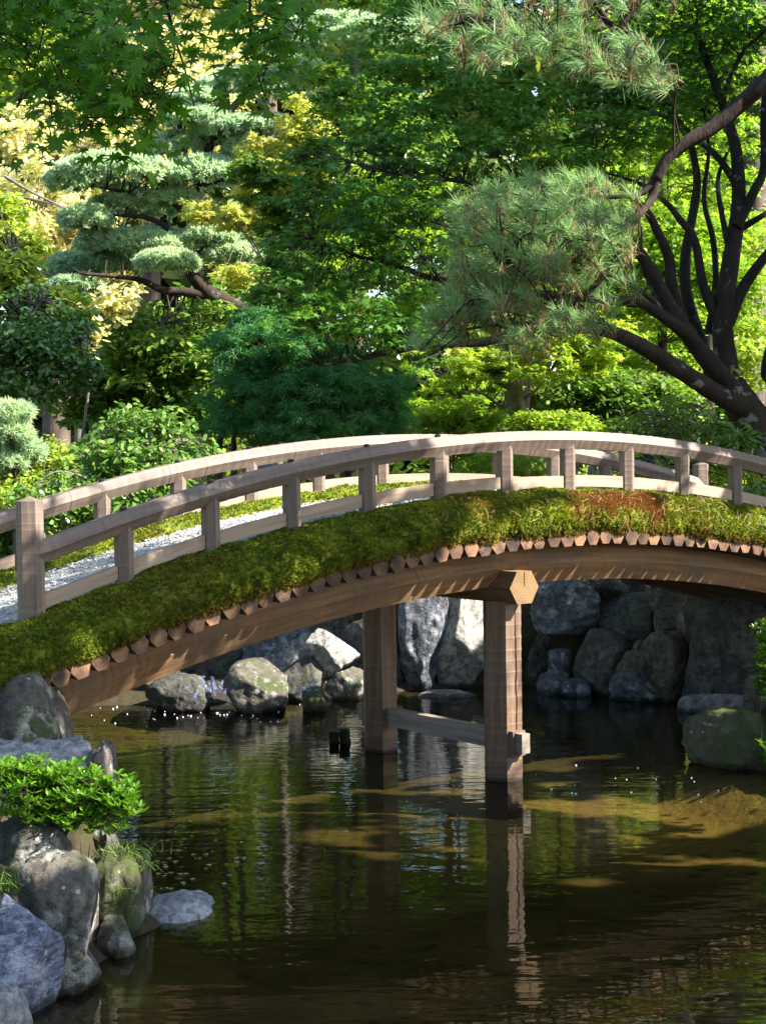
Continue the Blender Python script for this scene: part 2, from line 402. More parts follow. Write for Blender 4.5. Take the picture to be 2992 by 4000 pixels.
M['needle_blue'] = leaf_mat("white_pine_needle", [(0.26, 0.40, 0.30), (0.38, 0.50, 0.36), (0.58, 0.58, 0.33)], 0.5, (0.9, 1, 0.8), 0.5)
M['grass'] = leaf_mat("grass_blade", [(0.05, 0.10, 0.02), (0.10, 0.17, 0.035), (0.18, 0.22, 0.06)], 0.4)
M['twigs'] = bark_mat("grey_twig_bark", (0.08, 0.066, 0.056), (0.19, 0.165, 0.145))
M['bark_maple'] = bark_mat("maple_bark", (0.014, 0.010, 0.008), (0.036, 0.027, 0.021), 0.35, 0.0)
M['bark_pine'] = bark_mat("pine_bark", (0.012, 0.009, 0.007), (0.05, 0.034, 0.027), 0.12, 0.0, 1.6)
M['bark_moss'] = bark_mat("mossy_bark", (0.12, 0.095, 0.065), (0.26, 0.21, 0.15), 0.4, 0.9)
M['bark_far'] = bark_mat("conifer_bark", (0.05, 0.038, 0.03), (0.115, 0.088, 0.072))
M['bark_dark'] = bark_mat("dark_bark", (0.03, 0.025, 0.02), (0.07, 0.055, 0.045))
M['rock_dark'] = rock_mat("lichen_dark_rock", (0.075, 0.065, 0.058), (0.17, 0.15, 0.135), 0.75, 0.55, (0.42, 0.42, 0.39))
M['rock_blue'] = rock_mat("blue_slate_rock", (0.09, 0.105, 0.17), (0.25, 0.28, 0.38), 0.45, 0.0, (0.5, 0.52, 0.56), vein=0.35)
M['rock_pale'] = rock_mat("pale_violet_rock", (0.24, 0.23, 0.25), (0.44, 0.42, 0.43), 0.35, 0.0, (0.55, 0.54, 0.52), vein=0.3)
M['rock_tan'] = rock_mat("tan_grey_rock", (0.085, 0.072, 0.062), (0.22, 0.19, 0.16), 0.65, 0.35, (0.42, 0.43, 0.38))
M['rock_moss'] = rock_mat("mossy_rock", (0.085, 0.075, 0.055), (0.22, 0.19, 0.14), 0.5, 1.0, (0.42, 0.42, 0.37))
M['rock_mid'] = rock_mat("half_mossy_rock", (0.085, 0.075, 0.062), (0.24, 0.215, 0.18), 0.7, 0.45, (0.44, 0.44, 0.40))
M['rock_white'] = rock_mat("white_lichen_rock", (0.26, 0.25, 0.23), (0.50, 0.48, 0.43), 0.7, 0.2, (0.62, 0.62, 0.58))
M['rock_wall'] = rock_mat("shaded_wall_stone", (0.06, 0.056, 0.050), (0.14, 0.13, 0.115), 0.3, 0.3, (0.24, 0.24, 0.22))  # rock_wall stones: the shade under the bridge is darkened into their colour
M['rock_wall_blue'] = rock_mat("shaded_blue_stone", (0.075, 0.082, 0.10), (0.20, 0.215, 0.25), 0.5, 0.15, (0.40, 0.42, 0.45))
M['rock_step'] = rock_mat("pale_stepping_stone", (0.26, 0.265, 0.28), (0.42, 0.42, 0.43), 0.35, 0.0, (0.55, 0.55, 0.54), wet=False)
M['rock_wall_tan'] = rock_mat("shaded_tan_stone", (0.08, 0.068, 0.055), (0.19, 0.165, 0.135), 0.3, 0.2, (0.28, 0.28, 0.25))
M['rock_slab'] = rock_mat("grey_water_slab", (0.24, 0.235, 0.24), (0.40, 0.39, 0.38), 0.3, 0.05)

# ------------------------------------------------------------------ ground and water
POND = np.array([(-2.1, 2.5), (-1.95, 6.5), (-1.80, 8.2), (-1.55, 9.0), (-1.25, 9.9), (-1.35, 10.8), (-1.85, 11.5), (-2.5, 12.0), (-3.7, 13.2),
                 (-4.4, 15.0), (-5.0, 17.0), (-4.2, 18.7), (-2.2, 18.7), (-0.6, 18.9), (0.4, 19.6), (1.6, 19.9), (2.4, 19.4), (3.2, 18.4), (4.1, 17.6),
                 (4.3, 16.6), (3.55, 15.9), (3.0, 15.3), (3.15, 14.5), (3.8, 13.0), (4.8, 10.5), (5.4, 7.0), (5.4, 2.5)])
def sdf(P):
    """signed distance to the pond outline, positive outside"""
    d = np.full(len(P), 1e9); ins = np.zeros(len(P), bool)
    for a, b in zip(POND, np.roll(POND, -1, 0)):
        e = b - a; w = P - a; t = np.clip((w @ e) / (e @ e), 0, 1)
        d = np.minimum(d, np.hypot(*(w - t[:, None] * e).T))
        c = ((a[1] > P[:, 1]) != (b[1] > P[:, 1]))
        with np.errstate(divide='ignore', invalid='ignore'):
            ins ^= c & (P[:, 0] < (b[0] - a[0]) * (P[:, 1] - a[1]) / (b[1] - a[1] + 1e-12) + a[0])
    return np.where(ins, -d, d)
def sstep(a, b, x):
    t = np.clip((x - a) / (b - a), 0, 1); return t * t * (3 - 2 * t)
def ground_z(P):
    P = np.atleast_2d(np.asarray(P, float))
    s = sdf(P)
    n = fbm(np.c_[P * 0.7, np.zeros(len(P))], 3, 4)
    bed = -0.10 - 0.24 * sstep(0, 0.7, -s) + 0.05 * n
    bed += -0.14 * sstep(0.3, 1.6, -s) * sstep(12.0, 9.5, P[:, 1])
    lf = sstep(-1.0, -2.4, P[:, 0]) * sstep(14.5, 11.0, P[:, 1]) * sstep(8.0, 11, P[:, 1])
    land = -0.10 + 0.75 * sstep(0, 0.7, s) + 0.45 * sstep(0.5, 3.0, s) + 0.5 * lf * sstep(0.6, 2.6, s) + 0.07 * n * sstep(0, 1, s)
    land += 0.10 * fbm(np.c_[P * 3.5, np.ones(len(P))], 13, 4) * sstep(0.0, 0.3, s) * (np.abs(P[:, 0]) < 9)
    land -= 0.30 * sstep(10.9, 10.2, P[:, 1]) * sstep(0.1, 0.6, s) * (P[:, 0] < 0)
    pool = (P[:, 1] > 18.2) * sstep(2.2, 1.4, P[:, 0]) * sstep(-5.5, -4.5, P[:, 0]) * sstep(22.6, 21.4, P[:, 1])
    land = land * (1 - pool) + np.minimum(land, 0.10) * pool
    land += 0.6 * sstep(4, 30, s) + 7.0 * sstep(45, 160, P[:, 1])
    return np.where(s < 0, bed, land)
xs = np.concatenate([-np.geomspace(220, 8.2, 22), np.arange(-8, -3.0, 0.16), np.arange(-3.0, -0.7, 0.05), np.arange(-0.64, 9.01, 0.16), np.geomspace(9.2, 220, 22)])
ys = np.concatenate([np.array([-80, -40, -20, -10, -5, -2]), np.arange(0, 7.5, 0.16), np.arange(7.5, 12.5, 0.06), np.arange(12.5, 26.01, 0.16), np.geomspace(26.3, 300, 26)])
gx, gy = np.meshgrid(xs, ys); P2 = np.c_[gx.ravel(), gy.ravel()]
gz = ground_z(P2)
nx, ny = len(xs), len(ys)
ii = (np.arange(ny - 1)[:, None] * nx + np.arange(nx - 1)[None, :]).ravel()
quads = np.stack([ii, ii + 1, ii + 1 + nx, ii + nx], 1)
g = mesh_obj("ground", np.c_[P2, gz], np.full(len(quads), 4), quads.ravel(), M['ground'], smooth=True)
tag(g, "mossy garden ground and brown pond bed", None, None, "structure")
wv = [(-9, 1.5, 0), (9, 1.5, 0), (9, 21.5, 0), (-9, 21.5, 0)]
w = mesh_obj("water", wv, [4], [0, 1, 2, 3], M['water']); tag(w, "still dark pond water with soft ripples", None, None, "structure")

# ------------------------------------------------------------------ bridge
Z0 = 11.7
N0 = np.array([-1380 / 6400 * Z0, Z0]); AL = np.array([0.803, 0.596]); AL /= np.linalg.norm(AL); OUT = np.array([AL[1], -AL[0]])
STEP, WID = 0.746, 1.815
TP = 6.6
def arch(t):                                   # height of the rail ridge
    t = np.asarray(t, float)
    z = 3.055 - 0.01825 * (t - TP) ** 2
    lo = 3.055 - 0.01825 * (0.2 - TP) ** 2     # the arch runs out into a straight ramp at both ends
    z = np.where(t < 0.2, lo + (t - 0.2) * 0.2336 * 0.72, z)
    return z
def bp(t, o, dz):
    t = np.asarray(t, float)
    xy = N0 + np.multiply.outer(t * STEP, AL) + np.multiply.outer(np.asarray(o, float) * np.ones_like(t), OUT)
    return np.concatenate([xy, (arch(t) + dz)[..., None]], -1)
AL3 = np.array([*AL, 0.0]); OUT3 = np.array([*OUT, 0.0]); UP = np.array([0, 0, 1.0])
bridge = empty("footbridge", bp(np.array(6.6), -WID / 2, -3.05))
tag(bridge, "arched wooden footbridge with mossy shoulders, hewn railings and two piers standing in the pond", "bridge")
BO = np.array(bridge.location)

def prism(mb, path, side, up, section, uvoff=0.0, m_side=0, m_cap=1, caps=True, scales=None, smooth=False, wear=None):
    """sweep a closed section (a: along side, b: along up) over a path; u runs along the length"""
    path = np.asarray(path) - BO; n, k = len(path), len(section)
    side = np.broadcast_to(side, (n, 3)); up = np.broadcast_to(up, (n, 3))
    sec = np.asarray(section, float)
    L = np.concatenate([[0], np.cumsum(np.linalg.norm(np.diff(path, axis=0), axis=1))]) + uvoff
    per = np.concatenate([[0], np.cumsum(np.linalg.norm(np.roll(sec, -1, 0) - sec, axis=1))])
    V = []
    for i in range(n):
        s = 1.0 if scales is None else scales[i]
        for a, b in sec: V.append(path[i] + side[i] * a * s + up[i] * b * s)
    F, U = [], []
    for i in range(n - 1):
        for j in range(k):
            j2 = (j + 1) % k
            F.append([i * k + j, i * k + j2, (i + 1) * k + j2, (i + 1) * k + j])
            U.append([(L[i], per[j] + uvoff), (L[i], per[j + 1] + uvoff), (L[i + 1], per[j + 1] + uvoff), (L[i + 1], per[j] + uvoff)])
    b0_ = len(mb.v); mb.add(V, F, U, m_side, smooth)
    if wear is not None:
        for i in range(n):
            for j in range(k): mb.w[b0_ + i * k + j] = wear[i]
    if caps:
        mb.add([V[j] for j in range(k)], [list(range(k))[::-1]], [[tuple(c) for c in sec[::-1]]], m_cap)
        mb.add([V[(n - 1) * k + j] for j in range(k)], [list(range(k))], [[tuple(c) for c in sec]], m_cap)
def hexa(rx, ry, flat_top=True, ph=0.0):
    a0 = 0 if flat_top else pi / 6
    return [(rx * cos(a0 + ph + i * pi / 3), ry * sin(a0 + ph + i * pi / 3)) for i in range(6)]
def hewn(mb, p0, p1, side, up, section, pitch, depth, m_cap=1, uvoff=0.0, jit=0.55):
    """a post dressed with an adze: shallow scallops along its length"""
    p0, p1 = np.asarray(p0, float), np.asarray(p1, float); Lh = np.linalg.norm(p1 - p0)
    n = max(1, int(round(Lh / pitch))); e = np.linspace(0, 1, n + 1); e[1:-1] += (RNG.random(n - 1) - 0.5) * jit / n
    ts, sc, wr = [], [], []
    for i in range(n):
        ts += [e[i], e[i] * 0.85 + e[i + 1] * 0.15, e[i] * 0.5 + e[i + 1] * 0.5, e[i] * 0.15 + e[i + 1] * 0.85]
        dd = depth * (0.6 + 0.8 * RNG.random()); sc += [1.0, 1 - dd * 0.7, 1 - dd, 1 - dd * 0.6]; wr += [0.5 + 0.5 * RNG.random(), 0, 0, 0]
    ts.append(1.0); sc.append(1.0); wr.append(0)
    prism(mb, [p0 + (p1 - p0) * t for t in ts], side, up, section, uvoff, 0, m_cap, True, sc, wear=wr)

# deck logs: hexagonal logs laid side by side across the span
for k in range(66):
    t = -0.55 + k * 0.2095
    c = bp(np.array(t), 0.0, -0.945)
    sl = float((arch(t + 0.05) - arch(t - 0.05)) / (0.1 * STEP)); ln = math.hypot(1, sl)
    al = (AL3 + UP * sl) / ln; up = (UP - AL3 * sl) / ln
    j = RNG.normal(0, 1, 4)
    r = 0.0795 * (1 + 0.03 * j[0]); ph = 0.06 * j[1]
    mb = MB(); o1 = 0.33 + 0.008 * j[2]
    prism(mb, [c + OUT3 * (-WID - 0.33) + up * 0.004 * j[3], c + OUT3 * o1 + up * 0.004 * j[3]], al, up, hexa(r, r * 1.04, True, ph), float(k) * 1.7)
    mb.build("deck_log", [M['log'], M['end']], bridge)
# hexagonal arched beams under the logs, an arris pointing outwards
def beam(name, oc, zc, rx, ry, t0, t1, mats, wav):
    T = np.arange(t0, t1, 0.14); T = T + 0.04 * RNG.normal(0, 1, len(T)); ts = np.concatenate([[a_, a_ + 0.06] for a_ in T])
    sc = np.array([1.0, 1 - wav] * len(T)) * (1 + 0.3 * wav * RNG.normal(0, 1, len(ts)))
    mb = MB(); prism(mb, bp(ts, oc, zc), OUT3, UP, hexa(rx, ry * 2 / math.sqrt(3)), 0.7 * abs(oc), 0, 0, True, sc); return mb.build(name, mats, bridge)
for o_ in (-0.085, -WID + 0.085):
    beam("arched_beam", o_, -1.185, 0.186, 0.162, 0.15, 12.6, [M['beam']], 0.016)
beam("arched_beam", -WID / 2, -1.185, 0.186, 0.162, 0.15, 12.6, [M['log']], 0.01)
# piers, crossbeam, tie beam with wedges
TPIER = 5.93
hx = 0.178
def pier(o):
    mb = MB(); b = bp(np.array(TPIER), o, 0); top = arch(TPIER) - 1.47
    r = hx
    sec = [(r * cos(pi / 6 + i * pi / 3), r * sin(pi / 6 + i * pi / 3)) for i in range(6)]   # a face towards OUT
    ts_h = hewn(mb, (b[0], b[1], -0.45), (b[0], b[1], top), OUT3, AL3 * -1, sec, 0.105, 0.018)
    return mb.build("pier", [M['pier'], M['end']], bridge), b
p_near, bn = pier(0.0)
p_far, bf = pier(-WID)
# drying crack down the sunlit face of the near pier
fo = hx * cos(pi / 6)
mb = MB(); cz0, cz1 = 0.36, float(arch(TPIER)) - 1.52
n = 24; V = []; F = []
for i in range(n + 1):
    f = i / n; z = cz0 + (cz1 - cz0) * f; wd = 0.0045 * (0.3 + sin(pi * min(1, f * 1.05 + 0.02))) + 0.001
    xx = 0.018 + 0.006 * sin(3 * f) + 0.003 * RNG.normal()
    for d_, o_ in ((-wd, fo + 0.0025), (wd, fo + 0.0025)):
        V.append(np.array([bn[0], bn[1], z]) + OUT3 * o_ + AL3 * (xx + d_) - BO)
for i in range(n): F.append([2 * i, 2 * i + 1, 2 * i + 3, 2 * i + 2])
mb.add(V, F); o = mb.build("drying_crack", [M['crack']], p_near)
c = bp(np.array(TPIER), 0, -1.355); c[2] = float(arch(TPIER)) - 1.345 + 0.02
mb = MB(); cr = 0.165
cz = c.copy(); cz[2] = float(arch(TPIER)) - 1.345
prism(mb, [cz + OUT3 * (-WID - 0.30), cz + OUT3 * 0.30], AL3, UP, hexa(cr, cr * 0.98), 3.0)
cb = mb.build("crossbeam", [M['beam'], M['bigend']], bridge)
mb = MB(); q0 = cz + OUT3 * 0.3025 - BO
mb.add([q0 + AL3 * -0.003 + UP * 0.135, q0 + AL3 * 0.004 + UP * 0.135, q0 + AL3 * 0.004 + UP * 0.02, q0 + AL3 * 0.001 + UP * 0.0, q0 + AL3 * -0.002 + UP * 0.03], [[0, 1, 2, 3, 4]])
mb.build("drying_crack", [M['crack']], cb)
# tie beam
zt = 0.345
tb = bn.copy(); tb[2] = zt; tf = bf.copy(); tf[2] = zt
sec = [(0.045, -0.085), (0.045, 0.085), (-0.045, 0.085), (-0.045, -0.085)]
mb = MB(); prism(mb, [tf - OUT3 * 0.30, tb + OUT3 * 0.30], AL3, UP, sec, 5.0)
mb.build("tie_beam", [M['tie'], M['tie']], bridge)
mb = MB()
prism(mb, [tb + OUT3 * 0.156 + AL3 * 0.0 + UP * -0.12, tb + OUT3 * 0.156 + UP * 0.10], OUT3, AL3, [(0, -0.07), (0.055, -0.07), (0.055, 0.07), (0, 0.07)], 1.0)
mb.build("wedge", [M['pier'], M['pier']], bridge)
mb = MB()
prism(mb, [tf - OUT3 * 0.156 + UP * -0.12, tf - OUT3 * 0.156 + UP * 0.10], OUT3, AL3, [(0, -0.07), (0, 0.07), (-0.055, 0.07), (-0.055, -0.07)], 2.0)
mb.build("wedge", [M['pier'], M['pier']], bridge)

# railings
def railing(o, t0, t1, new0, new1):
    r = empty("railing", (0, 0, 0), bridge)
    ts = []
    T = np.arange(t0, t1 + 0.001, 0.125); T[1:-1] += 0.02 * RNG.normal(0, 1, len(T) - 2)
    ts = np.concatenate([[a, a + 0.06] for a in T[:-1]] + [[T[-1]]])
    sc = np.array([1.0, 0.966] * (len(T) - 1) + [1.0]) * (1 + 0.006 * RNG.normal(0, 1, len(ts))); wr = [0.55, 0] * (len(T) - 1) + [0]
    p = bp(ts, o, -0.0815)
    mb = MB(); prism(mb, p, OUT3, UP, hexa(0.095, 0.095), 0.37 * abs(o), 0, 1, True, sc, wear=wr)
    mb.build("top_rail", [M['rail'], M['end']], r)
    tt = list(range(math.ceil(t0 + 0.4), math.floor(t1 - 0.4) + 1))
    for t in tt:
        if (new0 and t == round(t0)) or (new1 and t == round(t1)): continue
        b = bp(np.array(float(t)), o, 0)
        mb = MB()
        sec = [(0.078 * cos(i * pi / 3), 0.072 * sin(i * pi / 3)) for i in range(6)]
        hewn(mb, b - UP * 0.72, b - UP * 0.10, OUT3, -AL3, sec, 0.062, 0.022, 0, t * 0.77)
        # head of the post: a small pointed tenon that meets the rail's lower flank
        mb.build("post", [M['rail'], M['end']], r)
        mb = MB(); sd = b - BO
        k = 10; V = [sd + OUT3 * 0.027 * cos(a) + AL3 * 0.027 * sin(a) + UP * z for z, s in ((-0.002, 1), (0.018, 1)) for a in np.linspace(0, 2 * pi, k, False)]
        V += [sd + UP * 0.027]
        mb.add(V, [[i, (i + 1) % k, k + (i + 1) % k, k + i] for i in range(k)] + [[k + i, k + (i + 1) % k, 2 * k] for i in range(k)])
        mb.build("rail_stud", [M['iron']], r)
    ends = sorted(set([t0 if not new0 else round(t0)] + tt + [t1 if not new1 else round(t1)]))
    for a, b_ in zip(ends[:-1], ends[1:]):
        q_ = np.linspace(a + 0.085, b_ - 0.085, 6)
        if a == ends[0] and new0: q_ = np.linspace(a + 0.12, b_ - 0.085, 6)
        mb = MB(); jz = 0.006 * RNG.normal()
        prism(mb, bp(q_, o, -0.44 + jz), OUT3, UP, [(0.024, -0.052), (0.024, 0.052), (-0.024, 0.052), (-0.024, -0.052)][::-1], a * 3.3 + abs(o), 0, 0)
        mb.build("lower_rail", [M['plank']], r)
    for flag, t in ((new0, round(t0)), (new1, round(t1))):
        if not flag: continue
        b = bp(np.array(float(t)), o, 0)
        mb = MB(); sec = [(0.099 * cos(i * pi / 3), 0.099 * sin(i * pi / 3)) for i in range(6)]
        zt_ = 0.30 if t < 6 else 0.17
        hewn(mb, b - UP * 0.85, b + UP * zt_, OUT3, -AL3, sec, 0.07, 0.016, 0, t * 1.9 + abs(o))
        base = [b - BO + OUT3 * s[0] - AL3 * s[1] + UP * zt_ for s in sec]
        mb.add(base + [b - BO + UP * (zt_ + 0.035)], [[i, (i + 1) % 6, 6] for i in range(6)])
        mb.build("newel_post", [M['rail'], M['end']], r)
    return r
railing(0.0, 0.0, 12.0, True, True)
railing(-WID, -0.0, 12.0, True, True)

# moss shoulders and gravel
def bank_surface(prof, t0, t1, nt, amp, seed):
    ts = np.linspace(t0, t1, nt); prof = np.array(prof)
    # resample profile
    L = np.concatenate([[0], np.cumsum(np.linalg.norm(np.diff(prof, axis=0), axis=1))])
    m_ = 26; s = np.linspace(0, L[-1], m_)
    o = np.interp(s, L, prof[:, 0]); z = np.interp(s, L, prof[:, 1])
    k = np.array([0.25, 0.5, 0.25])
    for _ in range(2):
        o[1:-1] = np.convolve(o, k, 'valid'); z[1:-1] = np.convolve(z, k, 'valid')
    do, dz = np.gradient(o), np.gradient(z); ln = np.hypot(do, dz); no, nz = -dz / ln, do / ln
    if np.mean(nz) < 0: no, nz = -no, -nz
    P = np.zeros((nt, m_, 3)); N = np.zeros((nt, m_, 3))
    for j in range(m_):
        P[:, j] = bp(ts, o[j], z[j]); N[:, j] = OUT3 * no[j] + UP * nz[j]
    f = fbm(P.reshape(-1, 3) * 3.2, seed, 4).reshape(nt, m_) + 0.8 * fbm(P.reshape(-1, 3) * 8.0, seed + 3, 3).reshape(nt, m_)
    P += N * (f * amp)[..., None]
    return ts, P, N
def moss_bank(name, prof, t0, t1, seed, ntuft, dryfn):
    nt = 220; ts, P, N = bank_surface(prof, t0, t1, nt, 0.035, seed); m_ = P.shape[1]
    V = (P.reshape(-1, 3) - BO)
    i0 = (np.arange(nt - 1)[:, None] * m_ + np.arange(m_ - 1)[None]).ravel()
    F = np.stack([i0, i0 + m_, i0 + m_ + 1, i0 + 1], 1)
    # tufts: little stars of upright blades
    a = RNG.random(ntuft) * (nt - 1.001); b = RNG.random(ntuft) * (m_ - 1.001)
    ia, ib = a.astype(int), b.astype(int); fa, fb = (a - ia)[:, None], (b - ib)[:, None]
    C = (P[ia, ib] * (1 - fa) + P[ia + 1, ib] * fa) * (1 - fb) + (P[ia, ib + 1] * (1 - fa) + P[ia + 1, ib + 1] * fa) * fb
    Nn = N[ia, ib] + RNG.normal(0, 0.32, (ntuft, 3)) + UP * 0.25; Nn /= np.linalg.norm(Nn, axis=1)[:, None]
    T1 = np.cross(Nn, RNG.normal(0, 1, (ntuft, 3))); T1 /= np.linalg.norm(T1, axis=1)[:, None]; T2 = np.cross(Nn, T1)
    h = (0.011 + 0.018 * RNG.random(ntuft)) * (1 + 0.9 * fbm(C * 7, seed + 31, 3)); w_ = 0.010 + 0.009 * RNG.random(ntuft)
    VV = [V]; base = len(V); nb = 6
    LO = [F.ravel()]; SZ = [np.full(len(F), 4)]
    tv = np.zeros((ntuft, 1 + 2 * nb, 3)); tv[:, 0] = C - Nn * 0.004
    for k in range(nb):
        an = 2 * pi * k / nb + RNG.random(ntuft) * 0.5
        for q_, da in ((0, -0.28), (1, 0.28)):
            d_ = T1 * np.cos(an + da)[:, None] + T2 * np.sin(an + da)[:, None]
            tv[:, 1 + 2 * k + q_] = C + d_ * (w_ * (1.0 if q_ else 0.8))[:, None] + Nn * (h * (0.75 if q_ else 1.0))[:, None]
    VV.append(tv.reshape(-1, 3) - BO)
    idx = base + np.arange(ntuft) * (1 + 2 * nb)
    for k in range(nb):
        LO.append(np.stack([idx, idx + 1 + 2 * k, idx + 2 + 2 * k], 1).ravel()); SZ.append(np.full(ntuft, 3))
    Vall = np.concatenate(VV)
    o = mesh_obj(name, Vall, np.concatenate(SZ), np.concatenate(LO), M['moss'], bridge, smooth=False)
    dry = np.concatenate([dryfn(P.reshape(-1, 3), np.repeat(ts, m_), np.tile(np.linspace(0, 1, m_), nt)),
                          np.repeat(dryfn(C, t0 + (t1 - t0) * a / (nt - 1), b / (m_ - 1)), 1 + 2 * nb)])
    at_ = o.data.attributes.new("dry", 'FLOAT', 'POINT'); at_.data.foreach_set("value", dry.astype(np.float32))
    return ts, P, N
def dry_near(C, t, s):
    # dead brown roots along the hanging lower edge and one rust-coloured dead patch near the crown of the span
    n = fbm(C * 6, 5, 3)
    e = sstep(0.15, 0.0, s + 0.08 * n) * 0.55
    patch = sstep(1.0, 0.35, np.hypot((t - 7.6) / 0.85, (s - 0.42) / 0.32) + 0.9 * n) * 0.95
    patch = np.maximum(patch, sstep(1.0, 0.3, np.hypot((t - 6.8) / 0.25, (s - 0.32) / 0.22) + 0.9 * n) * 0.55)
    return np.maximum(e, patch)
PROF = [(0.315, -0.915), (0.352, -0.875), (0.385, -0.80), (0.36, -0.70), (0.28, -0.61), (0.16, -0.555), (0.03, -0.53), (-0.05, -0.54), (-0.11, -0.57), (-0.15, -0.64)]
moss_bank("moss_bank", PROF, -2.4, 13.6, 21, 40000, dry_near)
PROF2 = [(-WID + 0.44, -0.60), (-WID + 0.37, -0.52), (-WID + 0.2, -0.475), (-WID, -0.495), (-WID - 0.18, -0.55), (-WID - 0.3, -0.62), (-WID - 0.38, -0.78), (-WID - 0.33, -0.90)]
moss_bank("moss_bank", PROF2, -3.5, 13.6, 41, 20000, lambda C, t, s: 0.3 * sstep(0.12, 0.0, s))
ts = np.linspace(-4.5, 13.8, 150); oo = np.linspace(-0.06, -WID + 0.33, 12); cam_ = lambda o_: -0.553 + 0.02 * np.sin(pi * np.clip((np.asarray(o_) + 0.06) / (-WID + 0.39), 0, 1))
P = np.stack([bp(ts, o_, float(cam_(o_))) for o_ in oo], 1); P[..., 2] += 0.012 * fbm(P.reshape(-1, 3) * 9, 8, 3).reshape(P.shape[:2])
i0 = (np.arange(149)[:, None] * 12 + np.arange(11)[None]).ravel()
F = np.stack([i0, i0 + 12, i0 + 13, i0 + 1], 1)
npb = 9000
tt_ = -4 + RNG.random(npb) * 11; po = -0.08 - RNG.random(npb) * (WID - 0.45)
pc = bp(tt_, po, cam_(po) + 0.006); sz = 0.006 + 0.014 * RNG.random(npb) ** 2
octv = np.array([(1, 0, 0), (-1, 0, 0), (0, 1, 0), (0, -1, 0), (0, 0, 0.7), (0, 0, -0.7)], float)
octf = np.array([(0, 2, 4), (2, 1, 4), (1, 3, 4), (3, 0, 4)])
PV = pc[:, None, :] + (octv[None] * sz[:, None, None]) * (0.8 + 0.5 * RNG.random((npb, 6, 1)))
V = np.concatenate([P.reshape(-1, 3), PV.reshape(-1, 3)]) - BO
LOO = np.concatenate([F.ravel(), (len(P.reshape(-1, 3)) + np.arange(npb)[:, None, None] * 6 + octf[None]).ravel()])
mesh_obj("gravel_path", V, np.concatenate([np.full(len(F), 4), np.full(npb * 4, 3)]), LOO, M['gravel'], bridge)
# soil fill between gravel and logs
mb = MB(); prism(mb, bp(np.linspace(-3, 13.5, 60), -WID / 2, -0.78), OUT3, UP, [(-1.20, -0.09), (1.20, -0.09), (1.10, 0.10), (0.9, 0.20), (-0.9, 0.20), (-1.10, 0.10)], 0, 0, 0)
mb.build("soil_fill", [M['bark_dark']], bridge)
# fallen pine needles lying on the moss of the sunny end
ts, P, N = bank_surface(PROF, 4.0, 12.5, 200, 0.035, 21)
V, F = [], []
for k in range(300):
    i = int(RNG.random() ** 0.8 * 198); j = int(3 + RNG.random() * 15)
    p = P[i, j] + N[i, j] * 0.036
    d_ = np.cross(N[i, j], RNG.normal(0, 1, 3)); d_ /= np.linalg.norm(d_); d_ = d_ + RNG.normal(0, 0.2, 3)
    s_ = np.cross(d_, N[i, j]); s_ /= np.linalg.norm(s_); L_ = 0.05 + 0.08 * RNG.random()
    b = len(V); md = p + d_ * L_ * 0.5 + N[i, j] * 0.012
    V += [p - s_ * 0.0016, p + s_ * 0.0016, md + s_ * 0.0016, md - s_ * 0.0016, p + d_ * L_ + s_ * 0.001, p + d_ * L_ - s_ * 0.001]
    F += [[b, b + 1, b + 2, b + 3], [b + 3, b + 2, b + 4, b + 5]]
m, nt, out = new_mat("straw_needle"); q = NT(nt); q.l(q.principled((0.27, 0.165, 0.075), 0.7), out.inputs[0]); M['straw'] = m
o = mesh_obj("fallen_needles", np.array(V), [4] * len(F), [i for f in F for i in f], M['straw'])
tag(o, "scattered straw-coloured pine needles lying on the mossy bridge edge", "pine needles", None, "stuff")

# ------------------------------------------------------------------ rocks
_ico = None
def ico():
    global _ico
    if _ico is None:
        import bmesh
        bm = bmesh.new(); bmesh.ops.create_icosphere(bm, subdivisions=5, radius=1.0)
        bm.verts.ensure_lookup_table()
        _ico = (np.array([v.co[:] for v in bm.verts]), np.array([[v.index for v in f.verts] for f in bm.faces])); bm.free()
    return _ico
def rock(label, box, Y, depth, mat, seed, boxy=2.6, cuts=7, rough=0.10, cat="rock", group=None, sink=0.0, tilt=0.0, name="rock", base=None):
    """box = (x0, y0, x1, y1) as shown in the photo, at depth Y; depth = half thickness in metres"""
    x0, y0, x1, y1 = box; c = at((x0 + x1) / 2, (y0 + y1) / 2, Y)
    hw, hh = (x1 - x0) / 2 * mpp(Y), (y1 - y0) / 2 * mpp(Y)
    if base is not None:                       # carry the foot down below the water or ground
        zt_ = c[2] + hh; hh = (zt_ - base) / 2; c[2] = base + hh
    r = np.random.default_rng(seed); V, F = ico(); V = V.copy()
    V /= (np.sum(np.abs(V) ** boxy, 1) ** (1 / boxy))[:, None]
    V = V * (1 + rough * fbm(V * 1.3, seed, 2))[:, None]
    for _ in range(max(0, cuts + 3)):
        n = r.normal(0, 1, 3); n[2] *= 0.8; n /= np.linalg.norm(n); d = 0.60 + 0.32 * r.random()
        k = V @ n - d; V = V - np.clip(k, 0, None)[:, None] * n * 0.97
    rid = 1 - np.abs(fbm(V * 2.2, seed + 40, 3)) * 2
    V = V * (1 + 0.07 * rid + 0.06 * fbm(V * 5.0, seed + 60, 4, 0.62))[:, None] + 0.045 * np.stack([fbm(V * 3.5, seed + 9 + a, 5, 0.62) for a in range(3)], 1)
    V /= np.abs(V).max(0)
    ca, sa = cos(tilt), sin(tilt)
    V = V * np.array([hw, depth, hh])
    V = np.c_[V[:, 0] * ca - V[:, 2] * sa, V[:, 1], V[:, 0] * sa + V[:, 2] * ca]
    o = mesh_obj(name, V, np.full(len(F), 3), F.ravel(), M[mat], smooth=True)
    o.location = c.tolist(); o.rotation_euler = (0, 0, 0)
    tag(o, label, cat, group); return o
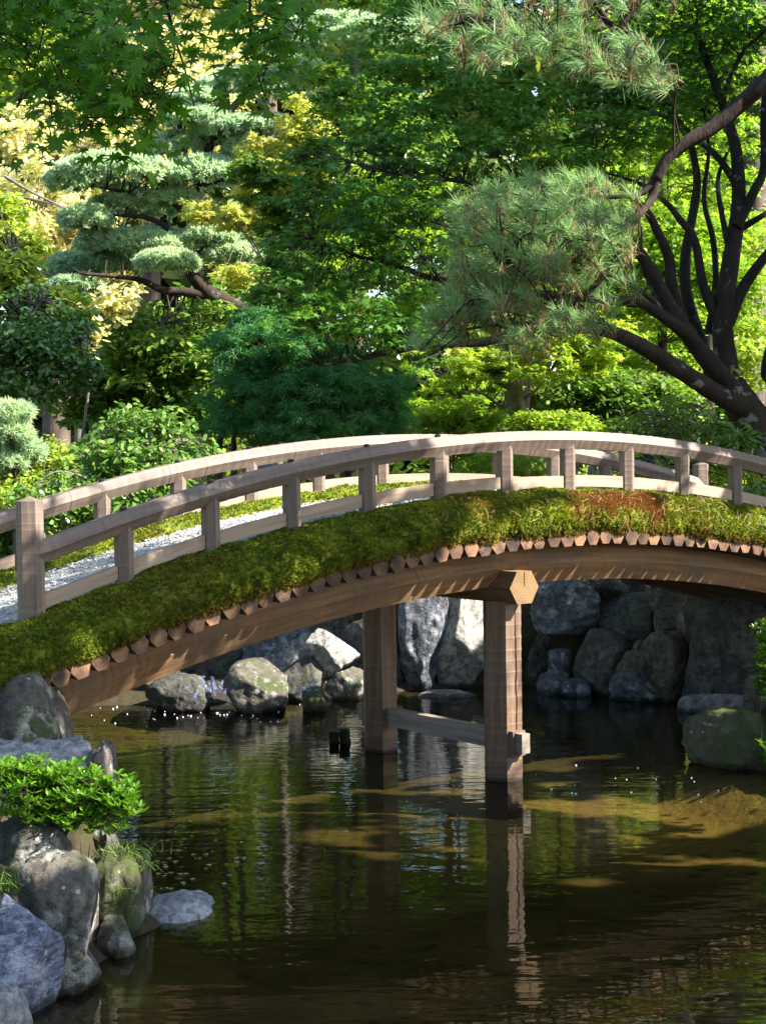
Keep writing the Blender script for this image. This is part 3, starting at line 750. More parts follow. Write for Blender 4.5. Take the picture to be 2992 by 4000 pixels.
# near shore, left of the picture
rock("dark lichen-spotted boulder tucked under the foot of the bridge's mossy edge", (-70, 1446, 186, 1640), 11.35, 0.42, 'rock_dark', 108, 2.0, 5, 0.10, base=0.30)
rock("long flat-topped pale violet stone just behind the green azalea", (-90, 1594, 222, 1840), 10.9, 0.40, 'rock_pale', 2, 7.0, -1, 0.03, base=0.0)
rock("upright grey-brown stone block at the tip of the long violet stone", (196, 1604, 249, 1850), 10.85, 0.30, 'rock_tan', 3, 5.0, 1, 0.06, base=-0.2)
rock("dark rock in the shade under the azalea", (-80, 1745, 160, 1900), 10.1, 0.3, 'rock_dark', 4, 2.4, 6, base=0.0)
rock("tall grey-brown rock with a steep face standing in the water in front of the azalea", (22, 1834, 218, 2150), 8.95, 0.28, 'rock_tan', 5, 3.2, 9, 0.10, base=-0.35)
rock("low spreading tan foot of the tall shore rock", (70, 1990, 226, 2160), 8.85, 0.22, 'rock_tan', 55, 2.4, 5, 0.08, base=-0.3)
rock("blue-grey slaty boulder leaning on the tall grey-brown rock", (-80, 1922, 134, 2130), 8.55, 0.30, 'rock_blue', 6, 2.6, 9, 0.12, base=-0.3)
rock("rounded light brown stone at the near corner of the shore", (-80, 2122, 70, 2300), 7.9, 0.30, 'rock_slab', 7, 2.2, 5, 0.06, base=-0.35)
rock("mossy rock ledge with grass tufts beside the flat stone", (180, 1838, 318, 2020), 9.95, 0.30, 'rock_moss', 8, 3.2, 3, 0.12, base=-0.35)
rock("narrow grey stone upright at the end of the mossy ledge", (280, 1838, 330, 1990), 10.15, 0.18, 'rock_tan', 9, 2.8, 2, 0.08, base=-0.3)
rock("flat grey stepping stone lying just above the water", (296, 1931, 472, 2000), 10.35, 0.36, 'rock_step', 10, 2.4, -1, 0.10, base=-0.2)
rock("small sunlit rock showing beneath the azalea", (196, 1786, 262, 1870), 10.5, 0.18, 'rock_tan', 11, 2.6, 5, base=-0.1)
rock("little dark stone in the cleft between shore rocks", (150, 1838, 215, 2040), 9.5, 0.25, 'rock_dark', 12, 2.6, 5, base=-0.3)
rock("low dark stone at the waterline between the tall shore rock and the flat grey one", (190, 1975, 300, 2060), 9.55, 0.25, 'rock_dark', 121, 2.6, 2, base=-0.3)
# far shore under the bridge
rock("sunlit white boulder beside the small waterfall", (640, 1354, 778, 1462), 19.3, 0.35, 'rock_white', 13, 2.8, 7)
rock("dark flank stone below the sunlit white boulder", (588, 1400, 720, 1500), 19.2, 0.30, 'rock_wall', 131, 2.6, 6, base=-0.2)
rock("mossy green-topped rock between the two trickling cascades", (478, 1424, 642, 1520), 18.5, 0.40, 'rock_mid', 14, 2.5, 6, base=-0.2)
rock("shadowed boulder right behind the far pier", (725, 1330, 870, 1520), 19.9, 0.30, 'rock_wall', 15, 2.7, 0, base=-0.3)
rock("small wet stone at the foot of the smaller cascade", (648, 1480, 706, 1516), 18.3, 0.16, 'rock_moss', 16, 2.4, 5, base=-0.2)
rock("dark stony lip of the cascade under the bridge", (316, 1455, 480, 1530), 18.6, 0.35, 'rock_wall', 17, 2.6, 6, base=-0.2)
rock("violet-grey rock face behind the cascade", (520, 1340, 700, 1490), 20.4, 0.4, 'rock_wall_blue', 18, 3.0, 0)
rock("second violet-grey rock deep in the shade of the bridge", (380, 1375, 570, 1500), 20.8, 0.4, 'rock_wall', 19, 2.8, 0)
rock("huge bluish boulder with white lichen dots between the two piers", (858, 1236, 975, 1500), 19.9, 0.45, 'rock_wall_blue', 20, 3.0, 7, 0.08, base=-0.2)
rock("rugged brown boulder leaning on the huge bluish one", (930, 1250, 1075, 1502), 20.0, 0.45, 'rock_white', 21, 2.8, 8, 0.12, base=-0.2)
rock("flat pale slab awash between the two piers", (898, 1490, 1034, 1513), 19.2, 0.25, 'rock_slab', 22, 2.6, 4, 0.06, base=-0.12)
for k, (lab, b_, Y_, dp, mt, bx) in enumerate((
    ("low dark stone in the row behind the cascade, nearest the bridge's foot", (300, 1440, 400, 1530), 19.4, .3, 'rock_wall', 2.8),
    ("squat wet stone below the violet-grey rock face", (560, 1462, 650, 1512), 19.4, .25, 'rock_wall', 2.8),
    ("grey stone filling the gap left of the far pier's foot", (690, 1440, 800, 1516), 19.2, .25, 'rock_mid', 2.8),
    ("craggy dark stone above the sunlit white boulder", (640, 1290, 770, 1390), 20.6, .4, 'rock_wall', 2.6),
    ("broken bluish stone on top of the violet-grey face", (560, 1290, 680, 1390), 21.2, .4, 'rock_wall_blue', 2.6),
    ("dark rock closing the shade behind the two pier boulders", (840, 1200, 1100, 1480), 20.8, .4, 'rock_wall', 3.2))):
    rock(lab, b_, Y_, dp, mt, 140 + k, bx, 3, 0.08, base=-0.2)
# retaining wall of stones on the right bank
def fr(x0, y0, x1, y1):
    s = 900 / 1655.0
    return tuple(v / K for v in (2092 + x0 * s, 2250 + y0 * s, 2092 + x1 * s, 2250 + y1 * s))
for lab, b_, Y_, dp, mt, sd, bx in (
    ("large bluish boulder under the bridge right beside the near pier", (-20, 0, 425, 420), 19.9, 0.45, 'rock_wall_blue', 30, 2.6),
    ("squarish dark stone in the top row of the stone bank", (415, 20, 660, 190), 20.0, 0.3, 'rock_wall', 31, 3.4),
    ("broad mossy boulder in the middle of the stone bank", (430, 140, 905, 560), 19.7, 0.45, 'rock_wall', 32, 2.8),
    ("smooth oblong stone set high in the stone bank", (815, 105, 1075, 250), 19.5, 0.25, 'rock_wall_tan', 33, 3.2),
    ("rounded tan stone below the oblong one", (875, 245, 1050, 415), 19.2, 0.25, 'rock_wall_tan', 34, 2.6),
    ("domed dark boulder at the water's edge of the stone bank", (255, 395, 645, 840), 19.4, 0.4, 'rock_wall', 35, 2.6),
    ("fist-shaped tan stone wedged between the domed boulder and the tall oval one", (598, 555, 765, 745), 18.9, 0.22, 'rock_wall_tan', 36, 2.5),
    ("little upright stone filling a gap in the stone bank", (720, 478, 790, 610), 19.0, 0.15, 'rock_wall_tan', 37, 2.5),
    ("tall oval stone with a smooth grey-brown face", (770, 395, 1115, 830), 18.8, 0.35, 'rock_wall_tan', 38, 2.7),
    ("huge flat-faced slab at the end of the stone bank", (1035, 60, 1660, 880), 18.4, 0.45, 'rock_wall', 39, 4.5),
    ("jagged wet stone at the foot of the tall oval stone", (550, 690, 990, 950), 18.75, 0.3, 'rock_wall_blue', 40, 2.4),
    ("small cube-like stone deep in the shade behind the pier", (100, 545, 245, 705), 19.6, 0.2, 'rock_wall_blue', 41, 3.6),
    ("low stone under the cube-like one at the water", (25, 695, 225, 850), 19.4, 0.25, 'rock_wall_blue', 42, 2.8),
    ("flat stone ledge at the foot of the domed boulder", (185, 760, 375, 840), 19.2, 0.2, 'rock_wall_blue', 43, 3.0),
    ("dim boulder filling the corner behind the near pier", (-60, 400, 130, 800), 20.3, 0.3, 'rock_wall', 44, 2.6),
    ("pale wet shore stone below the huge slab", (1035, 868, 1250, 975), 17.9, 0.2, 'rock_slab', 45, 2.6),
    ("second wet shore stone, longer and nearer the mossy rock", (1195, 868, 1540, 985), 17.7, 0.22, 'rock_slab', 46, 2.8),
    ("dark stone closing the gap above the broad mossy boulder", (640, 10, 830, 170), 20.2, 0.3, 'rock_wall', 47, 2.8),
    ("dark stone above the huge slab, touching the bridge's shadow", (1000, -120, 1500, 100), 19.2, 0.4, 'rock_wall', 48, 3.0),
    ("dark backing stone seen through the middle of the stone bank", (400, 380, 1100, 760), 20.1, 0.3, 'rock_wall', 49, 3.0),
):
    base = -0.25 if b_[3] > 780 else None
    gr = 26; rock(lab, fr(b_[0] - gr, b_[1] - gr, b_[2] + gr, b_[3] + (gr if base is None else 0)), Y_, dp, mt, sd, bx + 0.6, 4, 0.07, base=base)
rock("wedge-shaped mossy rock with a pale edge at the right shore", (1470, 1530, 1740, 1690), 15.0, 0.45, 'rock_moss', 50, 2.6, 6, 0.08, base=-0.25, tilt=-0.10)
rock("rust-brown rock under the small azalea at the right edge", (1600, 1440, 1760, 1620), 15.3, 0.35, 'rock_moss', 51, 2.6, 6, base=0.0)
rock("grey garden stone glimpsed through the far railing", (1225, 984, 1262, 1060), 21.2, 0.2, 'rock_white', 52, 2.6, 5, base=1.0)
rock("second grey garden stone glimpsed through the far railing", (1255, 996, 1300, 1062), 21.0, 0.2, 'rock_white', 53, 2.6, 5, base=1.0)
rock("dark round rock behind the yellow-green bush", (30, 1046, 95, 1130), 17.5, 0.3, 'rock_dark', 54, 2.4, 5, base=1.0)

# two mossy stakes
for k, (x, lab) in enumerate(((722, "short mossy stake in the water, the slimmer of the pair"), (745, "short mossy stake in the water, the taller and ragged one of the pair"))):
    b = onz(x, 1605, 0); n = 12; V = []; F = []
    H_ = (0.12, 0.145)[k]
    for i, zf in enumerate(np.linspace(-0.2, H_, 9)):
        for j in range(n):
            a = 2 * pi * j / n; r_ = 0.052 * (1 + 0.22 * math.sin(3 * a + i * 1.3 + k) * 0.6 + 0.2 * RNG.normal() * 0.5)
            V.append((r_ * cos(a), r_ * sin(a), zf))
    for i in range(8):
        for j in range(n): F.append([i * n + j, i * n + (j + 1) % n, (i + 1) * n + (j + 1) % n, (i + 1) * n + j])
    F.append([8 * n + j for j in range(n)])
    o = mesh_obj("wooden_stake", V, [len(f) for f in F], [i for f in F for i in f], rock_mat("mossy_stake_wood", (0.02, 0.02, 0.012), (0.05, 0.05, 0.03), 0.0, 0.8) if k == 0 else bpy.data.materials["mossy_stake_wood"], smooth=False)
    o.location = b.tolist(); tag(o, lab, "stake", "mossy stakes in the pond")

# cascades
def cascade(label, x0, y0, x1, y1, Y, seed):
    r = np.random.default_rng(seed); V, F = [], []
    for s_ in range(12):
        xa = x0 + (x1 - x0) * r.random(); xb = xa + r.normal(0, 8); w_ = 2.5 + 4.0 * r.random(); yy0 = y0 + (y1 - y0) * 0.6 * r.random(); yy1 = min(y1, yy0 + (y1 - y0) * (0.2 + 0.35 * r.random()))
        b = len(V); n = 7
        for i in range(n):
            f = i / (n - 1); p = at(xa + (xb - xa) * f + r.normal(0, 1), yy0 + (yy1 - yy0) * f ** 1.2, Y - 0.35 * f - 0.1 * r.random())
            q_ = w_ * mpp(Y) * (0.6 + 0.6 * f)
            V += [p + np.array([-q_, 0.02, 0]), p + np.array([0, -0.03, 0]), p + np.array([q_, 0.02, 0])]
        for i in range(n - 1):
            for j in range(2): F.append([b + i * 3 + j, b + i * 3 + j + 1, b + i * 3 + j + 4, b + i * 3 + j + 3])
    o = mesh_obj("waterfall", V, [4] * len(F), [i for f in F for i in f], M['fall'], smooth=True)
    tag(o, label, "waterfall")
cascade("larger bluish cascade tumbling over dark stones into the pond", 415, 1445, 490, 1524, 17.95, 3)
cascade("smaller bright cascade right of the mossy green-topped rock", 650, 1464, 684, 1508, 18.0, 4)
# foam bubbles
B_ = []
for k in range(105):
    if k < 85: x, y, s_ = RNG.normal(470, 130), 1520 + abs(RNG.normal(0, 22)), 1
    else: x, y, s_ = RNG.normal(1400, 130), RNG.normal(1690, 24), 0.8
    if x < 190 or y < 1512: continue
    p = onz(x, y, 0.002); B_.append((p, (0.005 + 0.009 * RNG.random() ** 2) * s_))
V0, F0 = [], []
for p, r_ in B_:
    b = len(V0); n = 8
    for zf, rf in ((0, 1), (0.5, 0.85), (0.85, 0.5)):
        V0 += [(p[0] + r_ * rf * cos(2 * pi * j / n), p[1] + r_ * rf * sin(2 * pi * j / n), p[2] + r_ * zf) for j in range(n)]
    V0.append((p[0], p[1], p[2] + r_))
    for i in range(2): F0 += [[b + i * n + j, b + i * n + (j + 1) % n, b + (i + 1) * n + (j + 1) % n, b + (i + 1) * n + j] for j in range(n)]
    F0 += [[b + 2 * n + j, b + 2 * n + (j + 1) % n, b + 3 * n] for j in range(n)]
o = mesh_obj("foam", V0, [len(f) for f in F0], [i for f in F0 for i in f], M['bubble'], smooth=True)
tag(o, "white foam bubbles drifting on the pond below the cascades", "foam", None, "stuff")

# ------------------------------------------------------------------ plants
def star(lobes, depth, narrow=0.5):
    """palmate maple leaf outline, stem at the origin, tip towards +y"""
    n = lobes; pts = [(0.0, 0.0)]
    angs = np.linspace(-128, 128, n); lens = 1 - 0.55 * (np.abs(angs) / 128) ** 1.4
    for i in range(n):
        a = radians(angs[i]); c0 = np.array([0.0, 0.32])
        pts.append(tuple(c0 + 0.68 * lens[i] * np.array([sin(a), cos(a)])))
        if i < n - 1:
            am = radians((angs[i] + angs[i + 1]) / 2); pts.append(tuple(c0 + depth * 0.68 * (lens[i] + lens[i + 1]) / 2 * np.array([sin(am), cos(am)])))
    return np.array([pts[0]] + pts[1:])
LEAF = {}
def _fan(pts, c):
    P_ = np.array([c] + list(pts)); n = len(pts)
    return P_, np.array([(0, 1 + i, 1 + (i + 1) % n) for i in range(n)])
LEAF['maple7'] = _fan(star(7, 0.36)[::-1], (0.0, 0.32))
LEAF['maple5'] = _fan(star(5, 0.34)[::-1], (0.0, 0.32))
LEAF['oval'] = (np.array([(0, 0), (0.27, 0.35), (0.20, 0.75), (0, 1), (-0.20, 0.75), (-0.27, 0.35)]), np.array([(0, 1, 2), (0, 2, 3), (0, 3, 4), (0, 4, 5)]))
LEAF['azalea'] = (np.array([(0, 0), (0.17, 0.45), (0.12, 0.8), (0, 1), (-0.12, 0.8), (-0.17, 0.45)]), np.array([(0, 1, 2), (0, 2, 3), (0, 3, 4), (0, 4, 5)]))
LEAF['lance'] = (np.array([(0, 0), (0.14, 0.4), (0, 1), (-0.14, 0.4)]), np.array([(0, 1, 2), (0, 2, 3)]))
LEAF['lace'] = (np.array([(0, 0), (0.06, 0.5), (0, 1), (0.5, 0.75), (-0.5, 0.75), (0.62, 0.3), (-0.62, 0.3), (-0.06, 0.5), (0.05, 0.12), (-0.05, 0.12)]),
                np.array([(0, 1, 2), (0, 2, 7), (0, 8, 3), (0, 4, 9), (0, 8, 5), (0, 6, 9)]))
LEAF['clump'] = (np.array([(0, 0), (0.5, 0.2), (0.3, 0.55), (0.55, 0.9), (0.05, 0.75), (-0.3, 1.0), (-0.3, 0.5), (-0.6, 0.3)]), np.array([(0, 1, 2), (0, 2, 4), (2, 3, 4), (0, 4, 6), (4, 5, 6), (0, 6, 7)]))
def leaves(name, C, N, D, size, kind, mat, parent=None, curl=0.25):
    """one mesh of leaf blades at C, blade normal N, tip direction D"""
    tpl, tri = LEAF[kind]; n = len(C)
    N = N / (np.linalg.norm(N, axis=1)[:, None] + 1e-9)
    D = D - N * np.sum(D * N, 1)[:, None]; D /= (np.linalg.norm(D, axis=1)[:, None] + 1e-9)
    S = np.cross(D, N)
    s = size[:, None]
    V = np.empty((n, len(tpl), 3))
    for i, (a, b) in enumerate(tpl):
        z = -curl * (a * a * 1.2 + 0.6 * max(0.0, b - 0.3) ** 2)
        V[:, i] = C + S * (a * s) + D * (b * s) + N * (z * s)
    L = (np.arange(n)[:, None, None] * len(tpl) + tri[None]).ravel()
    return mesh_obj(name, V.reshape(-1, 3), np.full(n * len(tri), 3), L, M[mat], parent)
LIT = []                     # (point, radius): chosen sun spots; leaves on their sun rays are left out
def sun_gap(P, scale=1.0):
    keep = np.ones(len(P), bool)
    for c, r in LIT:
        w_ = P - c; a = w_ @ SUN; d_ = np.linalg.norm(w_ - a[:, None] * SUN, axis=1)
        keep &= ~((d_ < r * scale) & (a > 0.4))
    return keep
def crown_points(clumps, nsub, nleaf, sub=0.42, flat=0.4, seed=0, droop=0.25, world=False):
    r = np.random.default_rng(seed); cs, rs = [], []
    for c in clumps:
        if world or len(c) == 7: cs.append(np.array(c[:3])); rs.append(np.array(c[3:6]))
        else:
            x, y, rx, ry, Y = c[:5]; dy = c[5] if len(c) > 5 else 0.75 * rx * mpp(Y)
            cs.append(at(x, y, Y)); rs.append(np.array([rx * mpp(Y), dy, ry * mpp(Y)]))
    cs, rs = np.array(cs), np.array(rs); vol = np.prod(rs, 1) ** (2 / 3); pr = vol / vol.sum()
    ci = r.choice(len(cs), nsub, p=pr)
    u = r.normal(0, 1, (nsub, 3)); u /= np.linalg.norm(u, axis=1)[:, None]; u *= (r.random(nsub) ** 0.42)[:, None]
    sc = cs[ci] + u * rs[ci]
    sr = sub * np.minimum(rs[ci].min(1), 1.6) * (0.6 + 0.8 * r.random(nsub)); sr = np.maximum(sr, 0.12)
    wgt = sr ** 2 / np.sum(sr ** 2); li = r.choice(nsub, nleaf, p=wgt)
    a = 2 * pi * r.random(nleaf); rad = np.sqrt(r.random(nleaf)) * (1 + 0.25 * r.normal(0, 1, nleaf))
    off = np.c_[np.cos(a) * rad, np.sin(a) * rad, flat * r.normal(0, 0.6, nleaf) - droop * rad ** 2]
    C = sc[li] + off * sr[li][:, None]
    out = np.c_[np.cos(a), np.sin(a), np.zeros(nleaf)]
    return C, out, sc, sr
def tube(mb, pts, r0, r1, k=8, power=1.0, wob=0.0):
    pts = np.asarray(pts, float)
    # Catmull-Rom through the points
    Pp = np.vstack([2 * pts[0] - pts[1], pts, 2 * pts[-1] - pts[-2]]); path = []
    for i in range(1, len(Pp) - 2):
        for t in np.linspace(0, 1, 5, endpoint=False):
            a, b, c, d = Pp[i - 1], Pp[i], Pp[i + 1], Pp[i + 2]
            path.append(0.5 * (2 * b + (c - a) * t + (2 * a - 5 * b + 4 * c - d) * t * t + (3 * b - a - 3 * c + d) * t ** 3))
    path.append(pts[-1]); path = np.array(path); n = len(path)
    T = np.gradient(path, axis=0); T /= np.linalg.norm(T, axis=1)[:, None] + 1e-9
    ref = np.array([0.13, 0.97, 0.2]); V = []
    for i in range(n):
        a = np.cross(T[i], ref); a /= np.linalg.norm(a) + 1e-9; b = np.cross(T[i], a); f = i / (n - 1)
        r_ = r0 + (r1 - r0) * f ** power
        for j in range(k):
            th = 2 * pi * j / k; rr = r_ * (1 + wob * (sin(2.3 * th + i * 0.6) * 0.5 + RNG.normal() * 0.4))
            V.append(path[i] + (a * cos(th) + b * sin(th)) * rr)
    F = [[i * k + j, i * k + (j + 1) % k, (i + 1) * k + (j + 1) % k, (i + 1) * k + j] for i in range(n - 1) for j in range(k)]
    F.append([(n - 1) * k + j for j in range(k)])
    mb.add(V, F, None, 0, True)
    return path
def twig_to(mb, limb_pts, targets, r0=0.012, r1=0.004, k=4, seed=0, far=1.2):
    r = np.random.default_rng(seed); L = np.vstack(limb_pts)
    for t in targets:
        d = np.linalg.norm(L - t, axis=1); s = L[np.argmin(d * (0.75 + 0.5 * r.random(len(d))))]
        ln = np.linalg.norm(t - s)
        if ln < 0.05 or ln > far: continue
        m_ = (s + t) / 2 + np.array([0, 0, 0.12 * ln]) + r.normal(0, 0.06 * ln, 3)
        tube(mb, [s, m_, t], r0 * (0.6 + 0.5 * min(2, ln)), r1, k)
def px_limb(pts, Y0, Y1=None, wob=0.0):
    Y1 = Y0 if Y1 is None else Y1; n = len(pts)
    return [at(x, y, Y0 + (Y1 - Y0) * i / (n - 1) + wob * RNG.normal()) for i, (x, y) in enumerate(pts)]
def broadleaf(name, label, cat, clumps, nsub, nleaf, leaf, kind, size, limbs=(), bark='bark_maple', seed=0, sub=0.42, flat=0.4, droop=0.25,
              tilt=0.45, group=None, twigs=True, trunk_name="trunk", world=False, gap=False, base=None, curl=0.25, twr=0.012, crown="crown", face=0.0, whorl=None, twfar=1.2):
    C, out, sc, sr = crown_points(clumps, nsub, nleaf, sub, flat, seed, droop, world)
    if whorl:                                   # rosettes of leaves at the shoot tips
        r = np.random.default_rng(seed + 5); n_ = len(sc); a = 2 * pi * (np.tile(np.arange(whorl), n_) / whorl + np.repeat(r.random(n_), whorl))
        out = np.c_[np.cos(a), np.sin(a), np.full(len(a), 0.55)] + np.repeat(r.normal(0, 0.35, (n_, 3)), whorl, 0); C = np.repeat(sc, whorl, 0) + out * 0.006
        sr = sr * 0 + 0.05
    if gap: k_ = sun_gap(C); C, out = C[k_], out[k_]
    if base is None: base = limbs[0][0][0] if limbs else C.mean(0) * np.array([1, 1, 0])
    root = empty(name, base); tag(root, label, cat, group); B = np.array(root.location)
    r = np.random.default_rng(seed + 77); n = len(C)
    N = np.c_[np.zeros((n, 2)), np.ones(n)] + r.normal(0, tilt, (n, 3)) + out * 0.25 + np.array([0, -face, 0])
    D = out + r.normal(0, 0.45, (n, 3)) + np.array([0, 0, -0.35])
    if whorl: N = np.array([0, 0, 1.0]) - out * 0.5 + r.normal(0, 0.15, (n, 3)); D = out + r.normal(0, 0.15, (n, 3))
    s = size * (0.65 + 0.6 * r.random(n))
    leaves(crown, C - B, N, D, s, kind, leaf, root, curl)
    if limbs:
        mb = MB(); Ls = []
        for i, (pts, ra, rb) in enumerate(limbs): Ls.append(tube(mb, np.array(pts) - B, ra, rb, 10 if ra > 0.05 else 6, 0.9, 0.05))
        if twigs: twig_to(mb, Ls, sc - B, twr, 0.003, 4, seed, twfar)
        mb.build(trunk_name, [M[bark]], root)
    return root


def foot(x, Y):
    p = at(x, 970, Y); p[2] = float(ground_z(p[None, :2])[0]) - 0.1; return p

# --- chosen sun spots: gaps are cut in the canopies along their sun rays
def lit(p, r): LIT.append((np.asarray(p, float), r))
for t in np.arange(-2.5, 4.3, 0.4): lit(bp(np.array(t), -WID, -0.05), 0.26)          # far railing, left half
for t in np.arange(-2.5, 5.0, 0.5): lit(bp(np.array(t), -WID + 0.25, -0.5), 0.26); lit(bp(np.array(t), -WID / 2 - 0.1, -0.6), 0.24)
for t in (4.6, 5.0, 5.4, 5.9, 6.4): lit(bp(np.array(t), -WID, -0.42), 0.16)
for t, o, z, r in ((5.15, 0.3, -0.65, 0.17), (6.75, 0.3, -0.66, 0.15), (7.4, 0.3, -0.6, 0.3), (8.6, 0.3, -0.62, 0.2), (9.2, 0.3, -0.62, 0.24), (10.1, 0.3, -0.62, 0.22),
                   (10.7, 0.3, -0.62, 0.3), (7.6, 0.05, -0.05, 0.2), (8.0, 0.05, -0.05, 0.16), (7.0, 0.05, -0.44, 0.15), (8.4, 0.0, -0.42, 0.2), (9.5, 0, -0.42, 0.25),
                   (0.5, 0.35, -0.98, 0.18), (0.9, 0.2, -1.2, 0.2), (1.5, 0.12, -1.26, 0.2), (0.2, 0.3, -0.85, 0.15), (2.3, 0.33, -0.95, 0.12), (3.6, 0.33, -0.95, 0.10), (1.4, 0.33, -0.93, 0.1)):
    lit(bp(np.array(float(t)), o, z), r)
for t in np.arange(4.8, 11.2, 0.5): lit(bp(np.array(t), 0.33, -0.95), 0.20)
for t in np.arange(5.2, 11.6, 0.4): lit(bp(np.array(t), 0.08, -1.22), 0.25)
lit(cz + OUT3 * 0.3, 0.26)
for z_ in np.arange(0.0, 1.6, 0.2): lit(bn + OUT3 * 0.15 + np.array([0, 0, z_ - bn[2]]), 0.20)
for x, y, r in ((1180, 1715, 0.34), (1300, 1725, 0.40), (1450, 1735, 0.35), (1560, 1745, 0.4), (1650, 1760, 0.4), (1000, 1690, 0.25), (870, 1690, 0.2), (1260, 1600, 0.36),
                (1200, 1640, 0.25), (1290, 1878, 0.22), (1640, 1840, 0.2), (1380, 1690, 0.25), (1230, 1672, 0.2), (1520, 1780, 0.18), (720, 1690, 0.2)):
    lit(onz(x, y, -0.25), r)
for x, y, Y, r in ((165, 1530, 11.3, 0.16), (225, 1630, 10.8, 0.14), (235, 1690, 10.8, 0.15), (260, 1740, 10.4, 0.24), (190, 1700, 10.3, 0.2), (240, 1880, 9.9, 0.22), (60, 1690, 10.2, .34), (150, 1695, 10.1, .34), (225, 1715, 10.05, .28), (100, 1660, 10.2, .25),
                   (180, 2040, 8.8, 0.16), (225, 1810, 10.4, 0.12), (710, 1395, 19.1, 0.45), (1000, 1340, 19.7, 0.35), (930, 1290, 19.7, 0.3), (540, 1450, 18.3, 0.3), (600, 1450, 18.3, 0.3),
                   (450, 1480, 18.2, 0.4), (1490, 1590, 14.8, 0.2), (1560, 1535, 14.9, 0.15), (960, 1500, 19, 0.3)):
    lit(at(x, y, Y), r)
for x, y in ((1200, 430), (1300, 450), (1120, 500), (1050, 580), (1250, 540), (1000, 650)): lit(at(x, y, 12.0), 0.55)
for x, y, Y, r_ in ((540, 715, 20, .32), (480, 790, 19.8, .3), (640, 760, 19.8, .22), (300, 940, 15.8, .6), (220, 1000, 15.5, .5), (1050, 770, 22, .6), (1230, 740, 22, .7), (640, 560, 21, .5), (1200, 910, 21.4, .5)): lit(at(x, y, Y), r_)
# --- unseen trees past the right edge shading pond and bridge, crowns shaped around sun gaps
def shade_tree(label, bx, by, crowns, n, seed, leaf='maple_dark', size=0.16):
    b = np.array([bx, by, float(ground_z([[bx, by]])[0]) - 0.1])
    top = np.array(crowns[0][:3])
    limbs = [([b, b * 0.6 + top * 0.4 + np.array([0.2, 0.1, 0]), top], 0.22, 0.06)]
    for c in crowns[1:]:
        s_ = b * 0.5 + top * 0.5; limbs.append(([s_, (s_ + np.array(c[:3])) / 2 + np.array([0, 0, 0.3]), np.array(c[:3])], 0.09, 0.03))
    return broadleaf("shade_tree", label, "tree", crowns, 230, n, leaf, 'clump', size, limbs, seed=seed, sub=0.34, flat=0.35, world=True, gap=True, tilt=0.35)
shade_tree("broad green tree beyond the frame shading the near half of the bridge", 7.6, 9.2, [(5.6, 9.6, 7.6, 3.0, 2.2, 1.0), (3.6, 10.6, 6.9, 1.6, 1.6, 0.7), (7.5, 10.5, 8.2, 2.4, 2.0, 0.9), (4.6, 4.2, 8.4, 2.6, 1.8, 0.9)], 40000, 501)
shade_tree("second green tree beyond the frame shading the near water", 11.5, 7.0, [(10.0, 7.6, 7.6, 3.0, 2.6, 1.1), (7.6, 6.4, 6.6, 2.2, 2.0, 0.9), (12.0, 9.0, 8.0, 2.5, 2.0, 1.0), (5.9, 5.6, 5.8, 1.8, 1.8, 0.7), (6.6, 5.8, 7.3, 2.4, 2.0, 0.7), (8.2, 9.2, 6.4, 2.0, 1.8, 0.8)], 56000, 502)
shade_tree("third green tree beyond the frame shading the stone bank", 12.0, 14.5, [(9.8, 15.6, 6.8, 2.8, 2.4, 1.3), (7.6, 16.4, 5.6, 1.8, 1.8, 0.9), (11.0, 13.0, 7.6, 2.4, 2.2, 1.2), (8.6, 12.6, 6.6, 2.0, 1.6, 0.9)], 16000, 503)

# --- unseen trees added round the viewer to close the sky off on the other sides
for k, (bx, by, cr) in enumerate(((-8.5, 4.5, [(-8, 4.5, 7.5, 3.4, 3.4, 3.2)]), (-9.5, 11.0, [(-9.2, 11, 7.5, 3.0, 3.4, 3.4)]), (-2.5, -5.0, [(-2.5, -4.6, 7.5, 3.8, 3.2, 3.0)]), (4.5, -5.5, [(4.2, -5.0, 8.0, 3.8, 3.2, 3.2)]), (10.5, -1.5, [(10, -1.0, 7.5, 3.4, 3.4, 3.2)]), (-10.5, 18.5, [(-10, 18.5, 8.0, 3.4, 3.4, 3.6)]))):
    lab = ("unseen tree added beside the viewer to close off the sky", "tree on the bank beyond the bridge's near foot", "unseen tree added straight behind the viewer to close off the sky", "second unseen tree added behind the viewer to close off the sky", "unseen tree added behind the viewer on the sunny side to close off the sky", "unseen tree added past the cascade pool to close off the sky")[k]
    top = np.array(cr[0][:3]); b = np.array([bx, by, float(ground_z([[bx, by]])[0]) - .1])
    broadleaf("sky_screen_tree", lab, "tree", cr, 150, 4200, 'maple_dark', 'clump', 0.42, [([b, (b + top) / 2, top], .25, .06)], seed=520 + k, sub=.34, flat=.5, world=True, tilt=.5)

